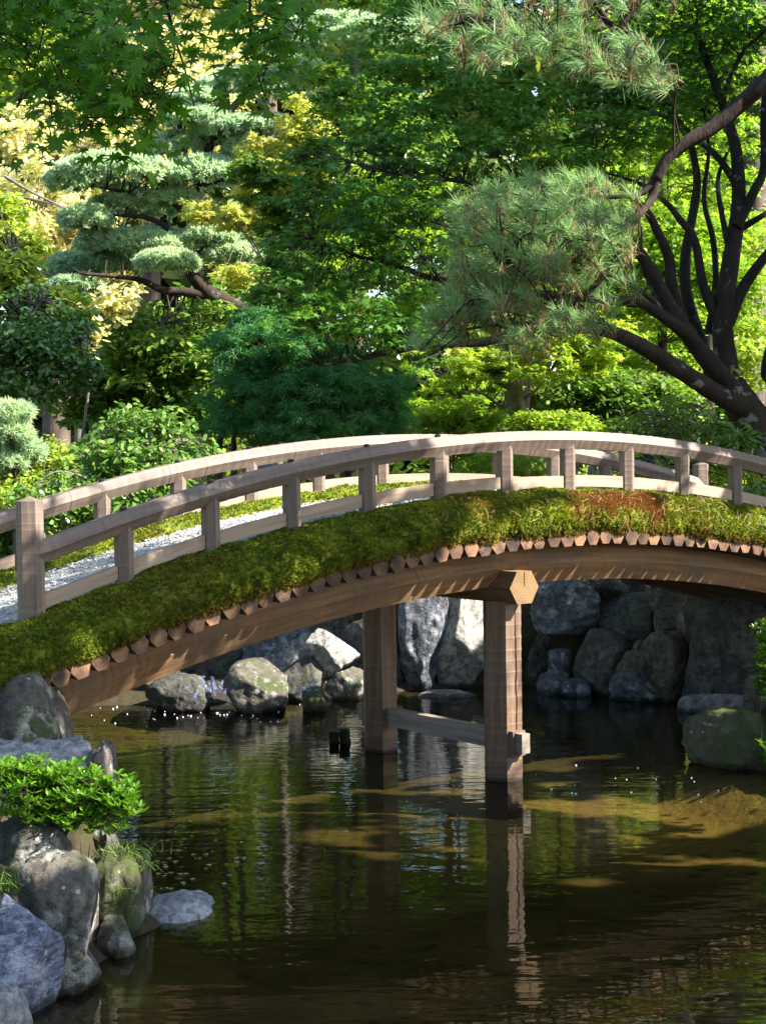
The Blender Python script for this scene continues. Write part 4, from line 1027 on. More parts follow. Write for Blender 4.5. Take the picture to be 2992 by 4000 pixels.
# --- spreading maple, trunk at the right
b0 = foot(1665, 20.0)
tr_ = [b0, at(1650, 960, 20.0), at(1612, 880, 20.0)]
L = lambda pts, a, b: px_limb(pts, a, b, 0.06)
limbs = [
    ([b0, at(1664, 1030, 20), at(1640, 950, 20.0), at(1605, 880, 20.0), at(1575, 830, 20)], 0.34, 0.18),
    (L([(1610, 885), (1540, 845), (1460, 795), (1380, 745), (1300, 712), (1210, 706), (1120, 716), (1040, 740), (930, 745), (800, 770), (690, 790)], 19.9, 18.0), 0.13, 0.018),
    (L([(1590, 850), (1500, 740), (1440, 690), (1385, 655), (1330, 645), (1240, 640)], 19.9, 18.6), 0.11, 0.025),
    (L([(1575, 835), (1520, 770), (1462, 690), (1435, 640), (1400, 575), (1360, 520), (1325, 492)], 19.9, 19.2), 0.12, 0.05),
    (L([(1325, 492), (1220, 452), (1100, 420), (1000, 392), (880, 380), (760, 350)], 19.2, 17.8), 0.055, 0.012),
    (L([(1385, 655), (1230, 640), (1080, 625), (930, 600), (850, 570), (780, 555), (680, 520)], 19.3, 17.8), 0.06, 0.012),
    (L([(1040, 660), (960, 610), (900, 540), (840, 500)], 18.6, 17.8), 0.035, 0.008),
    (L([(1240, 640), (1120, 560), (1000, 500), (900, 470)], 18.9, 17.8), 0.04, 0.01),
    (L([(1570, 800), (1560, 700), (1572, 600), (1588, 500), (1595, 420), (1590, 330), (1572, 260), (1540, 170), (1500, 60)], 20.0, 20.4), 0.14, 0.04),
    (L([(1565, 730), (1520, 620), (1500, 520), (1465, 470), (1440, 440), (1390, 400), (1300, 370)], 20, 19.6), 0.07, 0.015),
    (L([(1470, 700), (1450, 620), (1445, 560), (1420, 500), (1395, 455), (1350, 410), (1260, 350)], 19.9, 19.4), 0.09, 0.02),
    (L([(1545, 830), (1500, 700), (1480, 620), (1482, 540), (1500, 440), (1505, 380), (1490, 300)], 20.3, 20.6), 0.09, 0.04),
    (L([(1570, 700), (1600, 630), (1640, 570), (1700, 500)], 20, 20.3), 0.09, 0.05),
    (L([(1590, 490), (1625, 420), (1650, 360), (1650, 240), (1665, 120)], 20.2, 20.5), 0.07, 0.04),
    (L([(1592, 400), (1540, 330), (1440, 255), (1360, 225)], 20.2, 19.8), 0.05, 0.02),
    (L([(1590, 330), (1560, 230), (1600, 120), (1660, 60)], 20.3, 20.3), 0.04, 0.02),
    ([b0 + np.array([0.35, 0.2, 0.2]), at(1700, 860, 20.2), at(1670, 790, 20.2), at(1740, 600, 20.4)], 0.24, 0.12),
    (L([(1530, 720), (1545, 620), (1540, 520), (1520, 430), (1530, 330), (1520, 240)], 20.2, 20.6), 0.05, 0.018),
    (L([(1500, 720), (1420, 640), (1385, 560), (1380, 480), (1350, 400)], 19.8, 19.3), 0.05, 0.015),
    (L([(1580, 560), (1560, 470), (1550, 390), (1570, 330)], 20.1, 20.4), 0.045, 0.02),
    (L([(1588, 500), (1640, 470), (1700, 430)], 20.2, 20.4), 0.05, 0.025),
    (L([(1440, 690), (1400, 640), (1330, 600), (1260, 585), (1180, 560)], 19.4, 18.6), 0.04, 0.012),
    (L([(1320, 712), (1250, 660), (1180, 655), (1080, 690)], 19.3, 18.5), 0.03, 0.01),
    (L([(1490, 300), (1350, 100), (1200, -100), (1000, -250)], 20.6, 19.5), 0.05, 0.02),
]
clumps = [(1000, 200, 250, 110, 18.8), (1180, 270, 190, 110, 19.2), (860, 300, 150, 90, 18.3), (1020, 340, 250, 90, 18.3), (770, 420, 160, 80, 17.8), (960, 460, 210, 80, 18.2),
          (1160, 400, 140, 70, 18.8), (700, 530, 150, 60, 17.8), (830, 630, 170, 70, 17.8), (660, 640, 120, 55, 17.4), (740, 480, 110, 90, 17.9), (830, 540, 120, 70, 18), (760, 600, 110, 60, 17.8), (860, 400, 140, 70, 18.2), (690, 420, 80, 60, 17.8), (900, 640, 100, 50, 18.2), (1060, 130, 200, 80, 19), (660, 470, 90, 60, 17.8), (600, 600, 90, 60, 17.6), (560, 660, 80, 40, 17.5), (700, 600, 110, 60, 17.8), (840, 470, 120, 80, 18), (940, 560, 130, 60, 18.2), (760, 330, 100, 80, 18.2), (720, 690, 120, 50, 17.9), (560, 720, 70, 35, 17.5), (640, 380, 60, 60, 17.8), (840, 690, 110, 45, 18.1), (1080, 530, 100, 50, 19), (1100, 200, 150, 70, 19.4), (1250, 200, 120, 60, 19.8), (1090, 330, 120, 70, 18.8), (1280, 300, 120, 60, 19.5), (1400, 250, 120, 70, 20), (1520, 220, 120, 80, 20.8), (1250, 380, 90, 40, 19.6), (850, 610, 100, 50, 18.2), (1000, 560, 90, 40, 18.4), (1580, 420, 70, 60, 21), (1480, 400, 80, 40, 21), (780, 715, 160, 55, 17.8), (900, 755, 110, 55, 18.2), (610, 700, 90, 40, 17.4),
          (800, 150, 130, 80, 19.2), (740, 240, 90, 60, 18.6), (1330, 200, 170, 110, 19.8), (1480, 130, 170, 150, 20.8), (1570, 300, 110, 120, 20.8),
          (900, 40, 200, 70, 19.4), (1150, 60, 300, 100, 19.8), (1000, -120, 420, 120, 20.0), (1450, -120, 320, 150, 20.5), (700, -100, 200, 70, 19.8), (640, 560, 90, 60, 17.6), (1620, 160, 90, 160, 20.5), (1640, 430, 60, 110, 21),
          (5.0, 17.4, 10.2, 2.6, 1.6, 1.0, 0), (3.4, 17.6, 9.8, 1.6, 1.3, .8, 0), (6.4, 18.5, 8.8, 1.6, 1.4, 1.0, 0), (7.6, 19.3, 7.0, 2.0, 1.5, 1.5, 0), (8.4, 19.0, 5.0, 1.6, 1.5, 1.2, 0), (6.6, 19.6, 9.0, 1.8, 1.5, 1.0, 0)]  # unseen upper and outer crown clumps, added to shade the maple and its trunk
broadleaf("spreading_maple", "large dark green maple with many spreading dark limbs behind the far end of the bridge", "tree",
          clumps, 2000, 215000, 'maple_dark', 'maple5', 0.10, limbs, 'bark_maple', 21, 0.40, 0.22, droop=0.18, tilt=0.42, gap=True, twfar=0.8, twr=0.008, face=0.15)

# --- maple branch hanging into the picture at the top left, trunk outside the frame
tb_ = np.array([-3.4, 4.6, 1.2]); Yo = 5.4
limbs = [([tb_, np.array([-3.3, 4.7, 2.6]), np.array([-3.0, 4.9, 4.0]), np.array([-2.2, 5.2, 4.8]), np.array([-1.2, 5.4, 4.9]), np.array([-0.3, 5.5, 4.7])], 0.16, 0.02),
         (L([(120, -170), (110, -60), (95, 60), (70, 170)], Yo, Yo), 0.006, 0.0015), (L([(330, -200), (345, -60), (378, 90), (360, 170), (330, 260)], Yo, Yo - .1), 0.006, 0.0015),
         (L([(350, -40), (372, 60), (400, 150), (420, 230)], Yo, Yo), 0.006, 0.002), (L([(560, -160), (540, 0), (545, 110), (570, 200), (590, 235)], Yo, Yo), 0.005, 0.0015),
         (L([(640, -140), (650, -20), (655, 50), (640, 80)], Yo, Yo), 0.006, 0.002), (L([(240, -180), (235, -40), (230, 90), (190, 230), (170, 300)], Yo, Yo + .2), 0.005, 0.0015)]
oc_ = [(60, 60, 130, 90, 5.5, .35), (190, 90, 150, 110, 5.4, .35), (310, 110, 110, 100, 5.3, .3), (90, 190, 130, 60, 5.5, .3), (250, 220, 120, 60, 5.4, .25), (190, 275, 90, 28, 5.4, .2), (310, 240, 50, 32, 5.3, .2), (270, 295, 60, 20, 5.35, .15),
       (520, 30, 110, 50, 5.4, .3), (590, 90, 70, 70, 5.3, .2), (560, 140, 45, 40, 5.3, .2), (592, 200, 42, 24, 5.3, .12), (455, 70, 40, 40, 5.4, .2), (130, -60, 260, 80, 5.5, .4), (480, -70, 240, 70, 5.5, .4), (620, 40, 40, 60, 5.3, .2)]
o = broadleaf("overhanging_maple", "maple branches with deep green star-shaped leaves hanging into the top corner of the picture", "tree", oc_, 300, 1800, 'maple_over', 'maple7', 0.074,
              limbs, 'bark_dark', 31, 0.5, 0.9, droop=0.0, tilt=0.55, twr=0.0016, face=0.75)

# --- red pine whose limb reaches in from the right
def pine_tufts(C, A, n, length, spread, width, seed):
    """needles fanning out from each tip C along axis A"""
    r = np.random.default_rng(seed); m_ = len(C); C = np.repeat(C, n, 0); A = np.repeat(A, n, 0)
    d = A + r.normal(0, spread, (m_ * n, 3)); d /= np.linalg.norm(d, axis=1)[:, None]
    l = length * (0.6 + 0.55 * r.random(m_ * n)); s = np.cross(d, r.normal(0, 1, (m_ * n, 3))); s /= np.linalg.norm(s, axis=1)[:, None]
    C = C + d * (r.random(m_ * n) * 0.25 * length)[:, None] * 0.4 - A * (r.random(m_ * n) * length * 0.8)[:, None]
    mid = C + d * (l * 0.55)[:, None]; tip = C + d * l[:, None] + np.array([0, 0, -0.10]) * (l ** 1.0)[:, None]
    V = np.stack([C - s * width * .5, C + s * width * .5, mid + s * width * .5, mid - s * width * .5, tip], 1)
    i = np.arange(m_ * n) * 5
    return V.reshape(-1, 3), np.stack([i, i + 1, i + 2, i + 3], 1), np.stack([i + 3, i + 2, i + 4], 1)
def needle_mesh(name, mat, parent, sets):
    Vs, Ls, Ss, b = [], [], [], 0
    for V, Q, T in sets:
        Vs.append(V); Ls += [(Q + b).ravel(), (T + b).ravel()]; Ss += [np.full(len(Q), 4), np.full(len(T), 3)]; b += len(V)
    return mesh_obj(name, np.concatenate(Vs), np.concatenate(Ss), np.concatenate(Ls), M[mat], parent)
Yp = 12.0
pb = np.array([5.4, 11.6, 1.0])
plimbs = [([pb, np.array([5.3, 11.7, 2.8]), np.array([4.9, 11.8, 4.3]), at(1800, 30, Yp), at(1690, 140, Yp), at(1600, 225, Yp), at(1540, 275, Yp), at(1480, 310, Yp), at(1440, 345, Yp), at(1415, 390, Yp)], 0.088, 0.04),
          (px_limb([(1418, 385), (1405, 430), (1370, 470), (1310, 500), (1230, 540), (1150, 590), (1080, 640), (1010, 660)], Yp, Yp - .2, .05), 0.036, 0.008),
          (px_limb([(1415, 390), (1380, 420), (1330, 425), (1260, 430), (1180, 450)], Yp, Yp, .05), 0.028, 0.008),
          (px_limb([(1370, 470), (1330, 560), (1260, 640), (1180, 690), (1090, 700), (980, 715)], Yp, Yp, .05), 0.03, 0.008),
          (px_limb([(1310, 500), (1250, 560), (1180, 560), (1080, 570)], Yp, Yp - .3, .05), 0.03, 0.008),
          ([np.array([4.9, 11.8, 4.3]), np.array([3.6, 11.8, 5.5]), at(1480, -120, Yp), at(1400, -30, Yp), at(1340, 60, Yp), at(1290, 130, Yp)], 0.07, 0.012),
          (px_limb([(1480, -120), (1300, -60), (1150, 5), (1060, 30), (960, 60)], Yp, Yp, .05), 0.035, 0.010), (px_limb([(1340, 60), (1400, 110), (1410, 150)], Yp, Yp), 0.012, 0.006)]
root = empty("red_pine", pb); tag(root, "long-needled shaggy pine whose thick dark limb reaches in over the bridge", "tree"); B = pb
mb = MB(); Ls = [tube(mb, np.array(p) - B, a, b, 12 if a > .1 else 6, 0.9, 0.10) for p, a, b in plimbs]
tips, ax, old = [], [], []
pc_ = [((1225, 410, 190, 35), 30), ((1150, 455, 190, 45), 34), ((1270, 470, 120, 40), 22), ((1250, 520, 120, 30), 18), ((1120, 520, 150, 40), 28), ((1080, 570, 150, 40), 26), ((1190, 580, 120, 40), 18),
       ((1045, 630, 85, 42), 20), ((1180, 640, 140, 40), 14), ((985, 685, 80, 40), 13), ((1080, 690, 140, 35), 14), ((930, 730, 60, 35), 5), ((1330, 600, 50, 80), 7), ((1260, 690, 80, 30), 8), ((1130, 740, 60, 20), 4),
       ((1010, 40, 110, 45), 20), ((1130, 50, 130, 60), 18), ((1200, 110, 160, 50), 20), ((1330, 130, 100, 60), 24), ((1390, 150, 50, 50), 12), ((1060, 110, 120, 50), 12), ((1180, -60, 250, 60), 30), ((1280, 10, 120, 40), 14), ((1400, -60, 150, 60), 16)]
r = np.random.default_rng(5)
for (x, y, rx, ry), k in pc_:
    for _ in range(int(k * (1.3 if y > 250 else 0.9))):
        an, rr = 2 * pi * r.random(), r.random() ** 0.5
        tips.append(at(x + rx * rr * cos(an), y + ry * rr * sin(an), Yp + r.normal(0, 0.45)))
        a_ = np.array([-0.55 + r.normal(0, 0.35), r.normal(-0.15, 0.4), 0.45 + r.normal(0, 0.3)]); ax.append(a_ / np.linalg.norm(a_))
tips, ax = np.array(tips), np.array(ax)
twig_to(mb, Ls, tips - ax * 0.12 - B, 0.008, 0.004, 4, 3)
mb.build("trunk", [M['bark_pine']], root)
needle_mesh("needles", 'needle', root, [pine_tufts(tips - B, ax, 70, 0.155, 0.50, 0.0036, 6)])
k_ = r.random(len(tips)) < 0.6
od = np.c_[r.normal(-0.1, 0.25, k_.sum()), r.normal(0, 0.25, k_.sum()), -np.ones(k_.sum())]; od /= np.linalg.norm(od, axis=1)[:, None]
needle_mesh("old_needles", 'needle_old', root, [pine_tufts(tips[k_] - ax[k_] * 0.08 - B, od, 26, 0.115, 0.42, 0.0036, 8)])

# --- cloud-pruned white pine at the left
Yw = 26.0
def c5(x, y): return (x * 0.5013, y * 0.5013)
wl = [([foot(690, Yw), at(640, 850, Yw), at(*c5(1190, 1460), Yw), at(*c5(1050, 1340), Yw), at(*c5(930, 1280), Yw), at(*c5(850, 1210), Yw), at(*c5(810, 1120), Yw), at(*c5(840, 960), Yw), at(*c5(870, 800), Yw), at(*c5(900, 650), Yw), at(*c5(960, 520), Yw), at(*c5(1060, 400), Yw), at(*c5(1180, 260), Yw), at(*c5(1350, 140), Yw)], 0.17, 0.03),
      (px_limb([c5(890, 1275), c5(780, 1255), c5(700, 1250), c5(600, 1205), c5(480, 1190), c5(350, 1180)], Yw, Yw - .6), 0.085, 0.02),
      (px_limb([c5(820, 1150), c5(740, 1000), c5(640, 940), c5(540, 930), c5(400, 920)], Yw, Yw), 0.07, 0.015), (px_limb([c5(840, 960), c5(720, 860), c5(560, 830), c5(400, 800), c5(300, 780)], Yw, Yw), 0.05, 0.012),
      (px_limb([c5(870, 800), c5(960, 780), c5(1020, 780)], Yw, Yw), 0.03, 0.01), (px_limb([c5(900, 650), c5(820, 600), c5(760, 560)], Yw, Yw), 0.03, 0.01), (px_limb([c5(960, 520), c5(1050, 520), c5(1200, 560)], Yw, Yw), 0.03, 0.01),
      (px_limb([c5(1350, 140), c5(1450, 110), c5(1600, 120), c5(1750, 150)], Yw, Yw), 0.03, 0.01), (px_limb([c5(810, 1120), c5(900, 1060), c5(1050, 1080)], Yw, Yw), 0.035, 0.01)]
root = empty("cloud_pine", wl[0][0][0]); tag(root, "white pine clipped into blue-green tiers of foliage, leaning over from the centre at the left", "tree"); B = wl[0][0][0]
mb = MB(); Ls = [tube(mb, np.array(p) - B, a, b, 8, 0.9, 0.08) for p, a, b in wl]
pads = [(480, 735, 240, 75), (330, 770, 110, 55), (870, 740, 165, 75), (620, 875, 195, 55), (370, 940, 95, 60), (760, 850, 100, 40), (640, 1050, 225, 75), (430, 1040, 90, 60), (310, 1150, 100, 70), (330, 1225, 110, 40), (500, 1130, 110, 50), (840, 420, 110, 40), (760, 460, 60, 35),
        (860, 505, 130, 50), (1090, 550, 200, 55), (980, 590, 80, 35), (1060, 640, 85, 45), (770, 615, 110, 50), (700, 640, 60, 40), (1120, 345, 210, 50), (1240, 165, 140, 50), (1450, 105, 190, 35), (1650, 140, 200, 50), (1000, 1090, 130, 45), (900, 1005, 110, 45), (720, 1120, 120, 50),
        (1300, 290, 100, 40), (1380, 430, 60, 40), (750, 1500, 110, 70), (830, 1460, 90, 50)]
r = np.random.default_rng(15); PT, PA = [], []
for x, y, rx, ry in pads:
    x, y = c5(x, y); rx *= .5013 * 1.10; ry *= .5013 * 1.16; c = at(x, y, Yw + r.normal(0, .25)); s_ = mpp(Yw)
    n = int(rx * ry * 0.15) + 70
    u = r.normal(0, 1, (n, 3)); u[:, 2] = np.abs(u[:, 2]) - 0.25; u /= np.linalg.norm(u, axis=1)[:, None]
    lump = 1 + 0.22 * fbm(u * 2.6 + r.random() * 50, 4, 3)
    P_ = c + u * lump[:, None] * np.array([rx * s_, rx * s_ * 0.8, ry * s_]) + np.array([0, 0, -0.25 * ry * s_])
    PT.append(P_); a_ = u * np.array([0.7, 0.7, 1.0]) + np.array([0, 0, 0.45]) + r.normal(0, .2, (n, 3)); PA.append(a_ / np.linalg.norm(a_, axis=1)[:, None])
PT, PA = np.vstack(PT), np.vstack(PA)
sel = r.choice(len(PT), 260, replace=False); twig_to(mb, Ls, PT[sel] - B - np.array([0, 0, .1]), 0.016, 0.006, 4, 9)
mb.build("trunk", [M['bark_pine']], root)
needle_mesh("needles", 'needle_blue', root, [pine_tufts(PT - B, PA, 26, 0.088, 0.62, 0.017, 16)])

# --- broadleaf trees and shrubs behind the bridge
def stem(x, Y, top, r0=0.10, r1=0.04, lean=0.0):
    return ([foot(x + lean, Y), at(x, (top + 1150) / 2, Y), at(x - lean * .3, top, Y)], r0, r1)
yl = [stem(60, 31, 420), (px_limb([(60, 560), (130, 480), (200, 400), (160, 300)], 31), .05, .015), (px_limb([(70, 500), (20, 420), (60, 330)], 31), .05, .015), (px_limb([(10, 380), (60, 410), (120, 440), (170, 460)], 29), .03, .012), (px_limb([(0, 420), (70, 430), (150, 455), (190, 500)], 29), .025, .01)]
broadleaf("golden_tree", "pale golden autumn tree behind the clipped pine's left side", "tree", [(60, 390, 110, 60, 30), (150, 500, 120, 70, 30), (40, 500, 90, 60, 29.5), (280, 320, 160, 60, 32), (120, 620, 110, 50, 29), (200, 430, 100, 60, 31), (330, 250, 90, 60, 32), (250, 570, 90, 50, 31), (40, 300, 90, 50, 31), (330, 420, 100, 50, 32), (120, 250, 90, 50, 32), (430, 330, 90, 60, 32), (360, 540, 100, 40, 32)], 380, 24000, 'leaf_tan', 'oval', 0.14, yl, 'twigs', 41, .4, .5, tilt=.7)
broadleaf("golden_tree", "taller pale golden tree between the hanging maple leaves and the pine's top tiers", "tree", [(400, 150, 130, 110, 34), (470, 60, 140, 90, 35), (340, 60, 120, 90, 35), (430, 200, 90, 50, 33), (560, 110, 90, 90, 35), (430, -60, 200, 90, 35)], 220, 16000, 'leaf_tan', 'oval', 0.15, [stem(430, 34, 120, .16, .05)], 'twigs', 42, .4, .5, tilt=.7)
broadleaf("orange_maple", "small maple turning orange and gold right of the clipped pine", "tree", [(640, 260, 60, 45, 24), (680, 300, 60, 50, 24), (590, 340, 70, 50, 24), (560, 420, 50, 60, 24), (640, 390, 80, 60, 24.5), (500, 470, 90, 30, 24), (430, 450, 50, 25, 24), (520, 590, 70, 26, 23.5), (610, 470, 60, 50, 24)], 140, 7000, 'leaf_orange', 'maple5', 0.125, [stem(600, 24.3, 420, .08, .03), (px_limb([(600, 640), (540, 500), (520, 400)], 24.3), .03, .01), (px_limb([(520, 490), (560, 555), (570, 620)], 23.8), .022, .012)], 'twigs', 43, .42, .3, tilt=.5)
broadleaf("green_maple", "mid-green maple filling the gap between the orange maple and the dark spreading one", "tree", [(600, 560, 70, 60, 22.5), (560, 380, 60, 60, 22), (690, 350, 70, 60, 21), (640, 450, 80, 70, 21.5), (600, 640, 70, 40, 22), (720, 200, 60, 80, 22)], 120, 7500, 'leaf_mid', 'maple5', 0.115, [(px_limb([(760, 1150), (740, 900), (700, 700), (640, 560)], 22.4), .06, .02)], 'bark_maple', 44, .42, .3)
broadleaf("laurel_tree", "dense mid-green tree behind the light-leaved camellia bush", "tree", [(330, 760, 130, 80, 25), (420, 690, 90, 50, 25.5), (280, 830, 130, 70, 25), (400, 820, 110, 70, 24.5), (210, 880, 110, 60, 25), (450, 760, 60, 50, 25), (330, 680, 110, 40, 27), (400, 900, 120, 60, 25)], 180, 12000, 'leaf_mid', 'oval', 0.13, [stem(350, 25, 700, .10, .04)], 'bark_dark', 45, .42, .4, tilt=.5)
broadleaf("golden_tree", "sparse golden sapling with drooping leaves in front of the dark hollow under the pine", "tree", [(235, 660, 50, 30, 24), (200, 700, 40, 30, 24), (260, 640, 40, 20, 24), (160, 730, 60, 40, 23.5)], 60, 900, 'leaf_tan', 'oval', 0.14, [(px_limb([(150, 1150), (185, 900), (205, 760), (235, 660)], 24.2), .03, .012)], 'twigs', 46, .5, .6, tilt=.8)
broadleaf("holly_tree", "dark glossy-leaved tree in the shade at the left edge, above the blue-green pine", "tree", [(60, 760, 110, 90, 19.7), (140, 800, 80, 60, 19.4), (30, 840, 90, 50, 19.2), (120, 700, 90, 50, 20.2), (60, 660, 80, 50, 20.7)], 170, 8500, 'leaf_shade', 'oval', 0.085, [stem(40, 19.8, 720, .09, .04), (px_limb([(40, 850), (100, 790), (190, 720)], 19.7), .03, .008), (px_limb([(50, 800), (60, 700), (100, 640)], 20.0), .03, .008)], 'bark_dark', 47, .42, .5, tilt=.6)
broadleaf("laurel_tree", "sunny yellow-green tree at the left edge above the dark glossy one", "tree", [(20, 590, 70, 60, 21), (100, 650, 80, 40, 21), (30, 520, 60, 40, 22), (140, 690, 60, 40, 21), (10, 440, 40, 40, 22)], 110, 5200, 'leaf_yellow', 'oval', 0.12, [stem(30, 21, 560, .09, .04)], 'bark_dark', 48, .42, .5, tilt=.6)
broadleaf("camellia_bush", "light-leaved camellia bush with pale stems behind the railing at the left", "shrub", [(290, 950, 110, 55, 15.9), (230, 990, 80, 50, 15.6), (380, 960, 70, 55, 16.0), (300, 900, 90, 30, 15.9), (180, 1060, 80, 50, 15.4), (330, 1020, 110, 50, 15.6), (120, 1090, 80, 50, 15.2), (240, 1100, 140, 50, 15.4)], 230, 6500, 'leaf_gloss', 'oval', 0.075, [(px_limb([(320, 1130), (322, 1040), (318, 985), (330, 940)], 15.8), .045, .03), (px_limb([(318, 1000), (350, 975), (390, 950)], 15.8), .03, .01), (px_limb([(320, 1010), (280, 970), (240, 950)], 15.8), .025, .01), (px_limb([(300, 1130), (270, 1070), (200, 1040)], 15.6), .03, .01)], 'twigs', 49, .4, .6, tilt=.7)
broadleaf("rounded_bush", "sunny yellow-green rounded bush at the left edge behind the newel post", "shrub", [(95, 985, 70, 35, 17.5), (130, 1010, 50, 35, 17.5), (50, 1020, 60, 40, 17.4), (90, 1050, 90, 40, 17.2)], 120, 5000, 'leaf_yellow', 'oval', 0.06, [stem(80, 17.5, 1000, .04, .02)], 'bark_dark', 50, .42, .5, tilt=.6)
broadleaf("rounded_bush", "bright yellow bush cut by the left edge of the picture", "shrub", [(0, 1065, 22, 32, 15.5), (-20, 1100, 40, 40, 15.5)], 30, 900, 'leaf_yellow', 'oval', 0.055, [stem(-10, 15.5, 1070, .03, .02)], 'bark_dark', 51, .45, .5, tilt=.6)
broadleaf("leafy_shrub", "green strappy shrub low at the left edge behind the far railing", "shrub", [(15, 1150, 30, 40, 13.8), (-10, 1180, 40, 40, 13.8)], 40, 700, 'leaf_gloss', 'lance', 0.14, [stem(10, 13.8, 1150, .02, .01)], 'bark_dark', 52, .5, .8, tilt=.8)
broadleaf("birch_tree", "pale yellow-green tree far behind the hanging maple leaves in the top corner", "tree", [(80, 130, 130, 100, 38), (230, 80, 130, 90, 38), (90, 10, 160, 80, 39), (260, 200, 100, 60, 37), (20, 240, 90, 60, 37)], 170, 10000, 'leaf_yellow', 'oval', 0.20, [stem(170, 38, 80, .14, .05)], 'twigs', 81, .42, .5, tilt=.6)
broadleaf("birch_tree", "pale yellow-green tree behind the top tiers of the clipped pine", "tree", [(600, 40, 130, 90, 38), (700, 10, 130, 80, 39), (540, 160, 90, 70, 37), (640, 150, 90, 60, 37), (820, 10, 120, 60, 39)], 160, 10000, 'leaf_yellow', 'oval', 0.20, [stem(660, 38, 60, .14, .05)], 'twigs', 82, .42, .5, tilt=.6)
broadleaf("birch_tree", "mid-green tree filling the far side between the clipped pine and the dark maple", "tree", [(700, 420, 120, 120, 33), (820, 300, 120, 120, 34), (560, 560, 100, 70, 32), (700, 620, 110, 70, 32), (900, 420, 100, 100, 34), (480, 640, 100, 50, 31), (860, 600, 80, 60, 31), (780, 760, 90, 50, 30), (900, 680, 80, 50, 30), (820, 880, 120, 60, 29), (680, 900, 120, 60, 29)], 300, 20000, 'leaf_mid', 'oval', 0.18, [stem(720, 33, 420, .14, .05)], 'twigs', 83, .42, .5, tilt=.6)
broadleaf("birch_tree", "bright green tree far behind the limbs at the right edge", "tree", [(1350, 600, 150, 100, 33), (1500, 500, 150, 120, 34), (1600, 750, 110, 100, 32), (1200, 700, 110, 70, 32), (1450, 800, 130, 60, 31), (1050, 720, 110, 60, 32)], 200, 12000, 'leaf_yellow', 'oval', 0.18, [stem(1500, 33, 600, .14, .05)], 'twigs', 84, .42, .5, tilt=.6)
# undergrowth under the trees: mostly hidden by the bridge, but it shows in the pond's reflections
C, out, sc_, sr_ = crown_points([(x, 22.8 + 1.0 * math.sin(x * 1.7), 1.7 + .25 * math.sin(x * 2.3), 1.1, .9, 1.0) for x in np.arange(-9, 9.5, 1.3)] + [(x, 27 + math.sin(x), 2.3, 1.6, 1.2, 1.5) for x in np.arange(-11, 12, 1.9)], 420, 22000, .4, .5, 97, .3, True)
r_u = np.random.default_rng(97)
o = leaves("undergrowth", C, np.c_[np.zeros((len(C), 2)), np.ones(len(C))] + r_u.normal(0, .55, (len(C), 3)) + np.array([0, -.3, 0]), out + r_u.normal(0, .4, (len(C), 3)) - np.array([0, 0, .3]), .13 * (.6 + .7 * r_u.random(len(C))), 'oval', 'leaf_yellow')
tag(o, "leafy green undergrowth along the far bank behind the bridge", "undergrowth", None, "stuff")
# small blue-green pine at the left edge
def pad_pine(name, label, pads_, Y, seed, ln=0.085, wd=0.009, x0=20):
    r = np.random.default_rng(seed); f_ = foot(x0, Y); root = empty(name, f_); tag(root, label, "tree"); PT, PA = [], []
    mb = MB(); top = at(x0, pads_[0][1], Y); trunk = [tube(mb, np.array([f_, (f_ + top) / 2 + np.array([.1, 0, 0]), top]) - f_, .06, .02, 6)]
    for x, y, rx, ry in pads_:
        c = at(x, y, Y + r.normal(0, .1)); s_ = mpp(Y); n = int(rx * ry * 0.12) + 40
        u = r.normal(0, 1, (n, 3)); u[:, 2] = np.abs(u[:, 2]) - 0.3; u /= np.linalg.norm(u, axis=1)[:, None]
        PT.append(c + u * np.array([rx * s_, rx * s_ * .8, ry * s_]) * (1 + .2 * fbm(u * 3 + x, 2, 2))[:, None]); PA.append(u * .8 + np.array([0, 0, .4]) + r.normal(0, .2, (n, 3)))
        tube(mb, np.array([trunk[0][len(trunk[0]) // 2], c - f_ - np.array([0, 0, .1])]), .025, .01, 5)
    PT, PA = np.vstack(PT), np.vstack(PA); PA /= np.linalg.norm(PA, axis=1)[:, None]
    mb.build("trunk", [M['bark_pine']], root); needle_mesh("needles", 'needle_blue', root, [pine_tufts(PT - f_, PA, 22, ln, .6, wd, seed)])
pad_pine("cloud_pine", "small blue-green pine with rounded tufts at the left edge", [(20, 890, 50, 22), (30, 940, 40, 30), (45, 975, 50, 28), (0, 920, 40, 30), (10, 1000, 40, 24)], 17.0, 61)
# laceleaf maple: dark feathery mound
LEAFLET = dict(sub=.5, flat=.35, droop=.5, tilt=.5)
broadleaf("laceleaf_maple", "feathery dark green laceleaf maple mounded behind the middle of the railing", "tree", [(570, 740, 130, 45, 20), (520, 800, 100, 50, 20), (600, 850, 170, 55, 19.8), (500, 900, 80, 30, 19.6), (740, 840, 140, 70, 20), (650, 910, 180, 45, 19.8), (780, 910, 110, 45, 20), (560, 690, 60, 30, 20.2), (690, 780, 110, 50, 20.2), (840, 860, 60, 60, 20.3)], 460, 21000, 'lace', 'lace', 0.13,
          [(px_limb([(470, 1150), (474, 1000), (480, 940), (540, 860), (600, 780)], 20), .06, .02), (px_limb([(510, 1150), (506, 980), (520, 930), (640, 870)], 20), .05, .02), (px_limb([(720, 1150), (715, 960), (730, 860)], 20), .06, .02)], 'bark_dark', 53, .34, .35, droop=.55, tilt=.5, curl=.5)
